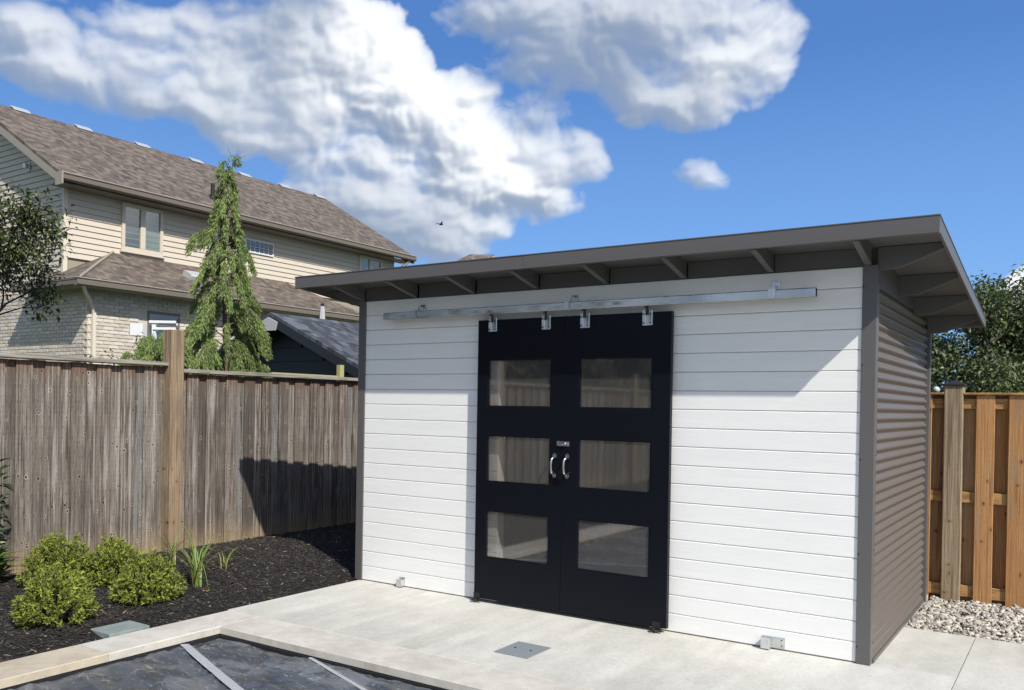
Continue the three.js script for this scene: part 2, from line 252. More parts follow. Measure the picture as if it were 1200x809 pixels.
// ------------------------------------------------------------------ materials
const std = (o) => new THREE.MeshStandardMaterial(o), lin = (r, g, b) => new THREE.Color().setRGB(r, g, b);
const M = {
  concrete: std({ map: rp(concreteTex, 1 / 2.7, 1 / 2.7), bumpMap: rp(concreteBump, 1.2, 1.2), bumpScale: .0012, roughness: .88 }),
  coping: std({ map: rp(stoneTex, .9, .9), bumpMap: rp(concreteBump, 1.6, 1.6), bumpScale: .001, roughness: .85 }),
  copingTan: std({ map: rp(stoneTex, .9, .9), color: lin(.93, .86, .74), bumpMap: rp(concreteBump, 1.6, 1.6), bumpScale: .001, roughness: .85 }),
  white: std({ map: rp(paintTex, .8, .8), bumpMap: rp(paintBump, .8, .8), bumpScale: .00025, roughness: .55 }),
  whitePlain: std({ color: lin(.7, .71, .71), roughness: .6 }),
  charcoal: std({ color: lin(.105, .1, .098), roughness: .45 }),
  sidePanel: std({ color: lin(.125, .111, .102), roughness: .4 }),
  charcoalRoof: std({ color: lin(.105, .1, .098), roughness: .45 }),
  soffit: std({ color: lin(.105, .1, .098), roughness: .6 }),
  door: new THREE.MeshPhysicalMaterial({ color: lin(.0045, .006, .010), roughness: .32, specularIntensity: .32, bumpMap: rp(paintBump, .5, .5), bumpScale: .0004 }),
  glass: new THREE.MeshPhysicalMaterial({ color: lin(.58, .56, .53), roughness: .04, transmission: .915, thickness: 0, ior: 2.35, metalness: 0 }),
  winGlass: new THREE.MeshPhysicalMaterial({ color: lin(.03, .035, .04), roughness: .04, metalness: 0, ior: 2.2, clearcoat: 1, clearcoatRoughness: .03 }),
  zinc: std({ map: rp(zincTex, 3, 1.3), roughnessMap: rp(zincRough, 3, 1.3), roughness: 1, metalness: .75 }),
  steel: std({ color: lin(.62, .64, .65), roughness: .25, metalness: 1 }),
  dark: std({ color: lin(.012, .012, .013), roughness: .6 }),
  iron: std({ color: lin(.02, .02, .022), roughness: .45, metalness: .3 }),
  ply: std({ map: rp(plyTex, .8, .8), roughness: .8 }),
  cap: std({ map: rp(capTex, 4, .5), roughness: .9 }),
  weathered: std({ map: weathered.color, bumpMap: weathered.bump, bumpScale: .0015, roughness: .92 }),
  cedar: std({ map: cedar.color, bumpMap: cedar.bump, bumpScale: .002, roughness: .8 }),
  post: std({ map: postTan.color, bumpMap: postTan.bump, bumpScale: .002, roughness: .85 }),
  mulch: std({ map: rp(mulchTex, 2, 2), bumpMap: rp(noiseBump, 2, 2), bumpScale: .02, roughness: .95 }),
  chip: std({ color: 0xffffff, roughness: .85 }),
  gravelBase: std({ color: lin(.16, .145, .125), roughness: .95, bumpMap: rp(noiseBump, 5, 5), bumpScale: .02 }),
  pebble: std({ color: 0xffffff, roughness: .8 }),
  cover: std({ map: rp(coverTex, .55, .55), roughnessMap: rp(coverRough, .6, .6), roughness: 1 }),
  strap: std({ color: lin(.40, .41, .43), roughness: .6, bumpMap: rp(noiseBump, 8, 8), bumpScale: .002 }),
  film: std({ color: lin(.36, .375, .39), roughness: .35, bumpMap: rp(noiseBump, 3, 3), bumpScale: .004 }),
  poolWall: std({ color: lin(.01, .011, .013), roughness: .6 }),
  plate: std({ color: lin(.27, .30, .32), roughness: .5, metalness: .25, bumpMap: rp(noiseBump, 6, 6), bumpScale: .0008 }),
  bluestone: std({ map: rp(stoneTex, 1.4, 1.4), color: lin(.42, .52, .56), roughness: .8 }),
  grass: std({ map: rp(grassTex, .6, .6), roughness: 1 }),
  siding: std({ color: lin(.545, .485, .40), roughness: .7 }),
  sidingTrim: std({ color: lin(.62, .56, .46), roughness: .6 }),
  houseWall: std({ color: lin(.3, .27, .21), roughness: .8 }),
  eave: std({ color: lin(.15, .125, .10), roughness: .5 }),
  eaveLight: std({ color: lin(.30, .265, .215), roughness: .5 }),
  roof: std({ map: rp(brownShingle.color, .25, .25), bumpMap: rp(brownShingle.bump, .25, .25), bumpScale: .015, roughness: .95 }),
  roofGrey: std({ map: rp(greyShingle.color, .25, .25), bumpMap: rp(greyShingle.bump, .25, .25), bumpScale: .012, roughness: .9 }),
  mortar: std({ color: lin(.53, .48, .41), roughness: .95 }),
  bricks: [[.58, .52, .44], [.54, .49, .42], [.63, .58, .51], [.50, .45, .38], [.56, .50, .40]].map((c) => std({ color: lin(...c), roughness: .9, bumpMap: rp(noiseBump, 4, 4), bumpScale: .003 })),
  frame: std({ color: lin(.56, .5, .4), roughness: .5 }),
  blind: std({ color: lin(.5, .56, .55), roughness: .8 }),
  ventMetal: std({ color: lin(.62, .63, .64), roughness: .35, metalness: .4 }),
  blackWood: std({ color: lin(.016, .019, .026), roughness: .6 }),
  blackTrim: std({ color: lin(.012, .014, .018), roughness: .5 }),
  greenWood: std({ color: lin(.34, .33, .15), roughness: .8 }),
  canvas: std({ color: lin(.42, .42, .42), roughness: .9 }),
  bark: std({ color: lin(.07, .055, .043), roughness: .95, bumpMap: rp(noiseBump, 6, 6), bumpScale: .01 }),
  barkRed: std({ color: lin(.11, .075, .05), roughness: .95 }),
};
const leafMat = (tr = .35) => new THREE.MeshPhysicalMaterial({ color: 0xffffff, vertexColors: true, roughness: .62, transmission: tr, thickness: 0, side: THREE.DoubleSide });
M.leaf = new THREE.MeshPhysicalMaterial({ color: 0xffffff, vertexColors: true, roughness: .8, transmission: .3, thickness: 0, side: THREE.DoubleSide });
M.leafGloss = new THREE.MeshStandardMaterial({ color: 0xffffff, vertexColors: true, roughness: .5, side: THREE.DoubleSide });

// ================================================================== SETTING
struct('ground', (() => { const g = new THREE.CircleGeometry(600, 64); g.rotateX(-Math.PI / 2); g.translate(0, -.22, 0); return metric(g); })(), M.grass);
// patio: cast slabs with saw-cut joints between them; pool x -3.99..-0.2, z 1.82..8.2
const PX0 = -3.99, PX1 = -.2, PZ0 = 1.82, PZ1 = 8.2;
{
  const p = struct('patio'), slab = (x0, x1, z0, z1) => part('slab', cbox(x0 + .0025, x1 - .0025, -.2, 0, z0 + .0025, z1 - .0025, .004, 0, x0 * 3.1 + z0), M.concrete, p);
  slab(-4.36, .494, -.06, 1.46);                                      // in front of the shed
  slab(-4.36, .0, -2.6, -.06);                                        // under the shed
  slab(.494, 3.6, -1.205, 1.46); slab(.0, .494, -1.205, -.06);
  slab(PX1 + .36, 3.6, 1.46, 4.9); slab(PX1 + .36, 3.6, 4.9, 8.6); slab(-4.36, 3.6, 8.56, 11.5);
}
{ // pool surround stones
  const p = struct('pool_coping'), st = (x0, x1, z0, z1, m = M.coping) => part('coping_stone', cbox(x0 + .0015, x1 - .0015, -.055, .002, z0 + .0015, z1 - .0015, .006, x1 - x0 > z1 - z0 ? 0 : 2, x0 * 1.7 + z0 * 2.3), m, p);
  st(-4.335, PX0 + .0, 1.46, 2.66); st(-4.335, PX0, 2.66, 3.88, M.copingTan); st(-4.335, PX0, 3.88, 5.1); st(-4.335, PX0, 5.1, 6.3, M.copingTan); st(-4.335, PX0, 6.3, 7.5); st(-4.335, PX0, 7.5, 8.56);
  for (let x = PX0; x < 0.1; x += 1.383) st(x, Math.min(x + 1.383, PX1 + .36), 1.46, PZ0);
  for (let z = PZ0; z < 8.1; z += 1.35) st(PX1, PX1 + .36, z, Math.min(z + 1.35, 8.56));
  for (let x = PX0; x < -.4; x += 1.263) st(x, x + 1.263, PZ1, 8.56);
}
{ const w = struct('pool_wall'); part('wall', box(PX0 - .2, PX0 + .012, -1.4, -.057, PZ0 - .2, PZ1 + .2), M.poolWall, w); part('wall', box(PX1 - .012, PX1 + .2, -1.4, -.057, PZ0 - .2, PZ1 + .2), M.poolWall, w); part('wall', box(PX0 + .012, PX1 - .012, -1.4, -.057, PZ0 - .2, PZ0 + .012), M.poolWall, w); part('wall', box(PX0 + .012, PX1 - .012, -1.4, -.057, PZ1 - .012, PZ1 + .2), M.poolWall, w); }
const bedY = (x, z) => { const t = clamp((-4.36 - x) / 2.1), e = sstep(0, .12, t); return -.03 + e * .055 + .075 * t + .03 * e * (fbm(x * 1.3 + 20, z * 1.3 + 20, 3, 4) - .5) + .05 * e * sstep(-3, .3, z) * sstep(2.2, .2, z) * Math.sin(Math.PI * clamp(t, 0, 1)) ; };
{ // mulch bed along the fence
  const g = new THREE.PlaneGeometry(2.4, 15, 60, 260); g.rotateX(-Math.PI / 2); g.translate(-5.54, 0, 4.0); const p = g.attributes.position;
  for (let i = 0; i < p.count; i++) { const x = p.getX(i), z = p.getZ(i); p.setY(i, bedY(x, z) + .012 * (vnoise(x * 40, z * 40, 3) - .5)); } g.computeVertexNormals();
  const uv = g.attributes.uv; for (let i = 0; i < p.count; i++) uv.setXY(i, p.getX(i), p.getZ(i));
  struct('mulch_bed', g, M.mulch);
  const c = new THREE.BufferGeometry(); // a splintered chip: tapered prism
  c.setAttribute('position', new THREE.Float32BufferAttribute([-.5, 0, -.1, .1, 0, -.13, .5, 0, 0, .05, 0, .12, -.5, 0, .06, -.35, .16, -.02, .3, .13, .01], 3));
  c.setIndex([0, 5, 1, 1, 5, 6, 1, 6, 2, 2, 6, 3, 3, 6, 5, 3, 5, 4, 4, 5, 0]); c.computeVertexNormals();
  const N = 26000, im = new THREE.InstancedMesh(c, M.chip, N), r = rng(31), m = new THREE.Matrix4(), q = new THREE.Quaternion(), e = new THREE.Euler(), col = new THREE.Color();
  for (let i = 0; i < N; i++) {
    let x = -4.35 - r() * 2.14, z = -2.2 + Math.pow(r(), .9) * 6.6; if (x > -4.6 && z > 2.1 && z < 2.48) x -= .26; const L = .02 + r() * r() * .06, w = .02 + r() * .035;
    e.set((r() - .5) * .9, r() * 6.283, (r() - .5) * .7); q.setFromEuler(e);
    m.compose(new THREE.Vector3(x, bedY(x, z) + .002 + r() * .008, z), q, new THREE.Vector3(L, w * .7, w)); im.setMatrixAt(i, m);
    const t = r(), k = t > .975 ? .15 : t > .85 ? .055 : .010 + r() * .02; t > .995 ? im.setColorAt(i, col.setRGB(.34, .22, .11)) : im.setColorAt(i, col.setRGB(k * 1.22, k, k * .82));
  }
  im.name = 'bark_mulch'; im.userData = { kind: 'stuff', label: 'shredded black bark mulch covering the bed along the grey fence', category: 'mulch' }; scene.add(im);
}
{ // gravel strip beside the shed
  const g = new THREE.PlaneGeometry(4.2, 1.8, 40, 20); g.rotateX(-Math.PI / 2); g.translate(1.6, -.075, -2.105); const p = g.attributes.position, uv = g.attributes.uv; for (let i = 0; i < p.count; i++) { p.setY(i, -.075 + .02 * vnoise(p.getX(i) * 6, p.getZ(i) * 6)); uv.setXY(i, p.getX(i), p.getZ(i)); } g.computeVertexNormals();
  struct('gravel_bed', g, M.gravelBase);
  const b = new THREE.IcosahedronGeometry(1, 1), bp = b.attributes.position; for (let i = 0; i < bp.count; i++) { const v = new THREE.Vector3().fromBufferAttribute(bp, i), k = 1 + .3 * (vnoise(v.x * 1.7 + 9, v.y * 1.7 + v.z * 1.3 + 9, 6) - .5); bp.setXYZ(i, v.x * k, v.y * k * .68, v.z * k * .82); } b.computeVertexNormals();
  const N = 6500, im = new THREE.InstancedMesh(b, M.pebble, N), r = rng(8), m = new THREE.Matrix4(), q = new THREE.Quaternion(), e = new THREE.Euler(), col = new THREE.Color();
  for (let i = 0; i < N; i++) {
    const x = .03 + Math.pow(r(), 1.3) * 2.6, z = -1.225 - r() * 1.45, s = .010 + r() * r() * .017; e.set((r() - .5) * 1.2, r() * 6.3, (r() - .5) * 1.2); q.setFromEuler(e);
    m.compose(new THREE.Vector3(x, -.06 + r() * .045 + .01 * vnoise(x * 5, z * 5), z), q, new THREE.Vector3(s * (1 + r() * .6), s, s)); im.setMatrixAt(i, m);
    const k = .2 + r() * .38, w = r(); im.setColorAt(i, col.setRGB(k * (1 + w * .06), k * (.95 + w * .02), k * (.9 - w * .12)));
  }
  im.name = 'pebbles'; im.userData = { kind: 'stuff', label: 'pale river pebbles between the shed wall and the cedar fence', category: 'gravel' }; scene.add(im);
}

// ================================================================== SHED
const roofTop = (z) => 2.726 - .1077 * (.4175 - z), under = (z) => roofTop(z) - .032;
{
  const S = thing('garden_shed', 'modern white plank garden shed with dark sloped metal roof and black double sliding door', 'shed');
  const W = 4.4, ROW = .1332;
  // front wall planks
  const fw = sub('front_wall', S), plank = (x0, x1, k) => {
    const y0 = k * ROW + .0015 + (k ? 0 : .006), y1 = Math.min((k + 1) * ROW - .0015, 2.527), c = .0045, z1 = .0;
    part('siding_plank', prism([[y0, -.02], [y1, -.02], [y1, z1 - c], [y1 - c, z1], [y0 + c, z1], [y0, z1 - c]], 0, x0, x1, k * .613 + x0 * .37), M.white, fw);
  };
  for (let k = 0; k < 17; k++) { plank(-4.328, -2.86, k); plank(-1.5, -.078, k); }
  plank(-4.328, -.078, 17); plank(-4.328, -.078, 18);
  for (const [a, b, y0, y1] of [[-4.328, -2.862, .004, 2.52], [-1.498, -.078, .004, 2.52], [-2.862, -1.498, 2.264, 2.52]]) part('wall_core', box(a, b, y0, y1, -.1, -.021), M.whitePlain, fw);
  // corner posts
  const trim = (n, x0, x1, z0, z1, top) => part(n, cbox(x0, x1, .004, top, z0, z1, .003, 1), M.charcoal, S);
  trim('corner_trim', -.078, .012, -.06, .012, 2.53); trim('corner_trim', -4.412, -4.328, -.06, .012, 2.53); trim('rear_trim', -.03, .03, -2.26, -2.205, 2.37); trim('rear_trim', -4.43, -4.37, -2.26, -2.205, 2.37);
  for (const y of [.11, .7, 1.3, 1.9, 2.4]) { const s = new THREE.SphereGeometry(.006, 8, 5); s.scale(1, 1, .5); part('screw', s, M.dark, S).position.set(-.07, y, .0125); const t = part('screw', s, M.dark, S); t.position.set(.0125, y + .03, -.035); t.rotation.y = Math.PI / 2; }
  // corrugated side walls
  for (const sx of [0, 1]) {
    const x = sx ? -4.388 : -.012, dir = sx ? -1 : 1, per = .0665, pos = [], ix = []; let n = 0;
    const ys = []; for (let y = .012; y < 2.402; y += per / 10) ys.push(y);
    const cols = [-.061, -.6, -1.2, -1.8, -2.204];
    for (const y of ys) { const ph = (y / per) % 1, s = .5 - .5 * Math.cos(2 * Math.PI * ph), q = Math.pow(s, .8); for (const z of cols) pos.push(x + dir * (.001 + .021 * q), y, z); }
    for (let i = 0; i < ys.length - 1; i++) for (let j = 0; j < cols.length - 1; j++) { const a = i * cols.length + j, b = a + 1, c = a + cols.length, d = c + 1; sx ? ix.push(a, b, d, a, d, c) : ix.push(a, d, b, a, c, d); }
    const g = new THREE.BufferGeometry(); g.setAttribute('position', new THREE.Float32BufferAttribute(pos, 3)); g.setIndex(ix); g.computeVertexNormals();
    const sw = part('side_wall', g, M.sidePanel, S);
    part('wall_core', box(sx ? -4.36 : -.1, sx ? -4.3 : -.04, .004, 2.38, -2.2, -.102), M.ply, S);
    const fz = [[2.395, -.061], [2.395, -2.204], [under(-2.204), -2.204], [under(-.061), -.061]];
    part('frieze_board', prism(fz, 0, sx ? -4.405 : -.045, sx ? -4.36 : .006), M.soffit, S);
    part('base_flashing', box(sx ? -4.42 : -.01, sx ? -4.39 : .02, .004, .03, -2.2, -.06), M.charcoal, sw);
  }
  part('back_wall', box(-4.4, -.03, .004, 2.38, -2.25, -2.2), M.ply, S);
  part('shed_floor', box(-4.28, -.12, .003, .02, -2.19, -.101), M.concrete, S);
  // roof
  const rf = sub('roof', S), x0 = -W - .41, x1 = .41, zf = .4175, zr = -2.42;
  part('roof_panel', prism([[roofTop(zf) - .006, zf - .006], [roofTop(zr) - .006, zr + .006], [under(zr), zr + .006], [under(zf), zf - .006]], 0, x0 + .006, x1 - .006), M.soffit, rf);
  part('roof_sheet', prism([[roofTop(zf) + .002, zf + .004], [roofTop(zr) + .002, zr - .01], [roofTop(zr) - .004, zr - .01], [roofTop(zf) - .004, zf + .004]], 0, x0 - .004, x1 + .004), M.charcoalRoof, rf);
  part('fascia', cbox(x0, -2.38, 2.631, roofTop(zf) - .004, zf - .018, zf, .002, 0), M.charcoalRoof, rf); part('fascia', cbox(-2.378, x1, 2.631, roofTop(zf) - .004, zf - .018, zf + .001, .002, 0), M.charcoalRoof, rf);
  part('drip_edge', cbox(x0, x1, 2.6235, 2.6308, zf - .03, zf + .011, .002, 0), M.charcoalRoof, rf);
  for (const [a, b] of [[x0, x0 + .016], [x1 - .016, x1]]) part('fascia', prism([[2.631, zf - .02], [roofTop(zf - .02) - .005, zf - .02], [roofTop(zr) - .005, zr], [roofTop(zr) - .08, zr]], 0, a, b), M.charcoalRoof, rf);
  part('fascia', box(x0 + .017, x1 - .017, roofTop(zr) - .08, roofTop(zr) - .034, zr + .007, zr + .02), M.charcoalRoof, rf);
  part('gutter', cbox(x0, x1, roofTop(zr) - .085, roofTop(zr) - .014, zr - .09, zr - .012, .02, 0), M.charcoalRoof, rf);
  for (let k = 0; k < 8; k++) {
    const x = -.045 - k * .6167; part('rafter', prism([[2.531, .013], [under(.013) - .001, .013], [under(.396) - .001, .396], [2.618, .396]], 0, x - .02, x + .02), M.charcoal, rf);
    if (k < 7) part('blocking', box(x - .5965, x - .0205, 2.531, under(-.03) - .001, -.03, -.008), M.soffit, rf);
    part('ceiling_joist', prism([[under(-.11) - .14, -.11], [under(-.11) - .001, -.11], [under(-2.19) - .001, -2.19], [under(-2.19) - .06, -2.19]], 0, x - .02, x + .02), M.ply, rf);
  }
  for (const s of [0, 1]) for (const z of [-.035, -.78, -1.46, -2.19]) {
    const a = s ? -4.406 : .007, b = s ? x0 + .018 : x1 - .018, y = under(z) - .002, pr = [[a, y], [b, y], [b, y - .03], [a + (b - a) * .32, y - .135], [a, y - .14]];
    part('outrigger', prism(pr, 2, z - .02, z + .02), M.soffit, rf);
  }
  // track
  const tr = sub('track', S, [0, 2.369, .098]);
  { const o = new THREE.Shape(), w = .022, h = .03, r = .012; o.moveTo(-w + r, h); o.lineTo(w - r, h); o.quadraticCurveTo(w, h, w, h - r); o.lineTo(w, -h + .008); o.quadraticCurveTo(w, -h, w - .008, -h); o.lineTo(.008, -h); o.lineTo(.008, -h + .003); o.lineTo(w - .008, -h + .003); o.quadraticCurveTo(w - .003, -h + .003, w - .003, -h + .01); o.lineTo(w - .003, h - r); o.quadraticCurveTo(w - .003, h - .003, w - r, h - .003); o.lineTo(-w + r, h - .003); o.quadraticCurveTo(-w + .003, h - .003, -w + .003, h - r); o.lineTo(-w + .003, -h + .01); o.quadraticCurveTo(-w + .003, -h + .003, -w + .008, -h + .003); o.lineTo(-.008, -h + .003); o.lineTo(-.008, -h); o.lineTo(-w + .008, -h); o.quadraticCurveTo(-w, -h, -w, -h + .008); o.lineTo(-w, h - r); o.quadraticCurveTo(-w, h, -w + r, h);
    for (const [a, b] of [[-4.02, -2.165], [-2.163, -.34]]) { const g = new THREE.ExtrudeGeometry(o, { depth: b - a, bevelEnabled: false, curveSegments: 5 }); g.rotateY(Math.PI / 2); g.translate(a, 0, 0); part('rail', metric(g, 0, a), M.zinc, tr); }
  }
  for (const x of [-3.66, -2.164, -.62]) {
    const b = sub('bracket', tr, [x, 0, 0]); part('clip', plain([box(-.024, .024, -.026, .036, .0225, .027), box(-.024, .024, .0305, .036, -.075, .0222), box(-.024, .024, -.026, .0303, -.027, -.0225)]), M.zinc, b);
    part('mounting_plate', cbox(-.024, .024, .0365, .092, -.085, -.08, .001, 0), M.zinc, b); const s = cyl(.011, .011, .012, 6); s.rotateX(Math.PI / 2); part('bolt', s, M.steel, b).position.set(0, .066, -.08);
    part('web', box(-.003, .003, .0365, .075, -.0795, -.02), M.zinc, b);
  }
  part('end_cap', cbox(-.02, .02, -.027, .027, -.003, .0, .003, 0), M.dark, tr).position.set(-.342, 0, 0); tr.children.at(-1).rotation.y = Math.PI / 2;
  // doors
  const rows = [[1.598, 1.974], [.99, 1.362], [.374, .753]], pane = [[-2.925, -2.332], [-2.08, -1.486]], DZ0 = .028, DZ1 = .07, D = [[-3.03, -2.2215], [-2.2185, -1.343]];
  D.forEach(([a, b], k) => {
    const d = sub('sliding_door', S), [pa, pb] = pane[k], y0 = .034, y1 = 2.297;
    const sh = new THREE.Shape([[a, y0], [b, y0], [b, y1], [a, y1]].map((p) => new THREE.Vector2(...p)));
    for (const [r0, r1] of rows) sh.holes.push(new THREE.Path([[pa, r0], [pa, r1], [pb, r1], [pb, r0]].map((p) => new THREE.Vector2(...p))));
    const g = new THREE.ExtrudeGeometry(sh, { depth: DZ1 - DZ0 - .004, bevelEnabled: true, bevelThickness: .002, bevelSize: .002, bevelOffset: -.002, bevelSegments: 1 }); g.translate(0, 0, DZ0 + .002);
    part('door_leaf', metric(g), M.door, d);
    for (const [r0, r1] of rows) {
      const p = part('pane', (() => { const q = new THREE.PlaneGeometry(pb - pa + .012, r1 - r0 + .012); q.translate((pa + pb) / 2, (r0 + r1) / 2, .056); return q; })(), M.glass, d);
      part('glazing_bead', plain([box(pa + .0005, pb - .0005, r0 + .0005, r0 + .007, .0575, .066), box(pa + .0005, pb - .0005, r1 - .007, r1 - .0005, .0575, .066), box(pa + .0005, pa + .007, r0 + .0072, r1 - .0072, .0575, .066), box(pb - .007, pb - .0005, r0 + .0072, r1 - .0072, .0575, .066)]), M.door, p);
    }
    for (const x of k ? [-2.037, -1.526] : [-2.881, -2.378]) {
      const h = sub('hanger', d, [x, 2.256, DZ1 + .001]);
      part('plate', plain([cbox(-.039, .039, -.055, .056, 0, .004, .006, 2), cbox(-.039, -.012, -.055, .0562, .0041, .013, .003, 1), cbox(.012, .039, -.055, .0562, .0041, .013, .003, 1)]), M.zinc, h);
      part('axle', cyl(.008, .008, .09, 8, 0, .02, .016), M.iron, h);
      for (const [u, v] of [[-.027, -.038], [.027, -.038], [-.027, .026], [.027, .026]]) { const s = cyl(.006, .006, .006, 6); s.rotateX(Math.PI / 2); part('bolt', s, M.iron, h).position.set(u, v, .0145); }
      const w = cyl(.017, .017, .012, 12); w.rotateX(Math.PI / 2); part('wheel', w, M.iron, h).position.set(0, .086, .02);
    }
    const hx = k ? -2.172 : -2.283;
    const hd = sub('handle', d, [hx, 1.15, DZ1]);
    part('grip', tube([[0, .062, .012], [-.004, .055, .036], [-.006, .03, .046], [-.006, -.03, .046], [-.004, -.055, .036], [0, -.062, .012]], .0095, 8, 24), M.steel, hd);
    for (const s of [-1, 1]) { const c = cyl(.017, .017, .007, 14); c.rotateX(Math.PI / 2); const e = part('rosette', c, M.steel, hd); e.scale.set(1, 1.25, 1); e.position.set(0, s * .074, .0035 - .003); part('bolt', new THREE.SphereGeometry(.005, 8, 6), M.iron, hd).position.set(.002, s * .086, .0075); }
    const rl = sub('floor_guide', d, [k ? -1.42 : -3.0, .0, DZ1]); part('guide_plate', cbox(-.03, .03, .02, .075, .0005, .004, .002, 0), M.iron, rl); { const t = new THREE.TorusGeometry(.022, .0055, 6, 16); t.rotateX(Math.PI / 2); part('roller', t, M.iron, rl).position.set(0, .022, .03); } part('arm', box(-.045, .05, .012, .018, .004, .03), M.iron, rl);
    if (!k) { const l = sub('latch', d, [-2.212, 1.32, DZ1]); part('hasp', cbox(-.055, .055, -.019, .019, .0005, .004, .004, 0), M.steel, l); part('bolt_bar', cbox(-.03, .045, -.008, .009, .0045, .016, .003, 0), M.steel, l); part('knob', new THREE.SphereGeometry(.009, 10, 8), M.steel, l).position.set(.028, .003, .022); }
  });
  // galvanised stop brackets on the bottom plank
  for (const [x, wdt] of [[-3.855, .06], [-.6, .15]]) { const b = sub('stop_bracket', S, [x, 0, 0]); part('plate', cbox(-wdt / 2, wdt / 2, .012, .085, .001, .005, .003, 0), M.zinc, b); part('flange', cbox(-wdt / 2, -wdt / 2 + .06, .008, .07, .0055, .05, .003, 1), M.zinc, b); for (const y of [.03, .068]) part('screw', new THREE.SphereGeometry(.005, 8, 6), M.iron, b).position.set(wdt / 2 - .02, y, .005); }
}

// ================================================================== POOL COVER, PLATES
{
  const P = thing('pool_cover', 'dark grey mesh cover with pale strap stretched over the pool', 'pool cover');
  const nx = 220, nz = 360, y = (x, z) => -.064 + .016 * (Math.pow(1 - Math.abs(2 * vnoise(x * 3.1 + z * 1.4 + 3 * vnoise(x, z, 4), z * 7.0 - x * 2.4, 9) - 1), 3) - .3) + .009 * (Math.pow(1 - Math.abs(2 * vnoise(x * 9 + z * 3, z * 17 - x * 6, 12) - 1), 3) - .3) + .016 * (fbm(x * 1.4 + 30, z * 1.4 + 30, 4, 2) - .5) + .012 * Math.pow(1 - Math.abs(2 * fbm(x * .9 + z * .5 + 9, z * .9 - x * .4 + 40, 3, 8) - 1), 6) - .012 * sstep(.12, 0, Math.min(x - PX0, z - PZ0));
  const sheet = (x0, x1, z0, z1, ax, az, lift) => { const g = new THREE.PlaneGeometry(x1 - x0, z1 - z0, ax, az); g.rotateX(-Math.PI / 2); g.translate((x0 + x1) / 2, 0, (z0 + z1) / 2); const p = g.attributes.position, u = g.attributes.uv; for (let i = 0; i < p.count; i++) { p.setY(i, y(p.getX(i), p.getZ(i)) + lift); u.setXY(i, p.getX(i), p.getZ(i)); } g.computeVertexNormals(); return g; };
  part('mesh_sheet', sheet(PX0 + .014, PX1 - .014, PZ0 + .014, PZ1 - .014, nx, nz, 0), M.cover, P);
  const ribbon = (pts, w, lift, n = 60) => { const pos = [], ix = [], uv = [], c = new THREE.CatmullRomCurve3(pts.map(([x, z]) => new THREE.Vector3(x, 0, z))); for (let i = 0; i <= n; i++) { const p = c.getPointAt(i / n), t = c.getTangentAt(i / n), k = typeof w === 'function' ? w(i / n) : w; for (let s = 0; s <= 4; s++) { const e = (s / 4 - .5) * k, X = p.x - t.z * e, Z = p.z + t.x * e; pos.push(X, lift + .25 * (y(X, Z) + .06) + .003 * (1 - (s / 2 - 1) ** 2), Z); uv.push(X, Z); } } for (let i = 0; i < n; i++) for (let s = 0; s < 4; s++) { const a = i * 5 + s; ix.push(a, a + 1, a + 6, a, a + 6, a + 5); } const g = new THREE.BufferGeometry(); g.setAttribute('position', new THREE.Float32BufferAttribute(pos, 3)); g.setAttribute('uv', new THREE.Float32BufferAttribute(uv, 2)); g.setIndex(ix); g.computeVertexNormals(); return g; };
  part('strap', ribbon([[PX0 + .03, 2.13], [-3.5, 2.31], [-2.5, 2.69], [-1.5, 3.07], [PX1 - .05, 3.53]], .058, -.05), M.strap, P);
  part('strap', ribbon([[-3.05, PZ0 + .03], [-2.2, 2.16], [-1.2, 2.54], [PX1 - .05, 2.9]], .03, -.05), M.strap, P);
  part('strap', ribbon([[PX0 + .05, 4.3], [-2.6, 4.5], [PX1 - .05, 4.9]], .055, -.05), M.strap, P);
}
{ const t = thing('drain_cover', 'square grey metal access plate set flush in the concrete before the door', 'drain cover', [-1.937, .0, 1.03]); part('plate', cbox(-.128, .128, .001, .007, -.148, .148, .002, 0), M.plate, t); for (const x of [-.06, .06]) { const c = cyl(.008, .008, .003, 10); part('screw', c, M.dark, t).position.set(x, .0068, 0); } }
{ const t = single('stepping_stone', cbox(-4.565, -4.34, -.03, .022, 2.14, 2.44, .005, 0), M.bluestone, 'blue grey square paver lying in the mulch against the pool coping', 'paver'); }

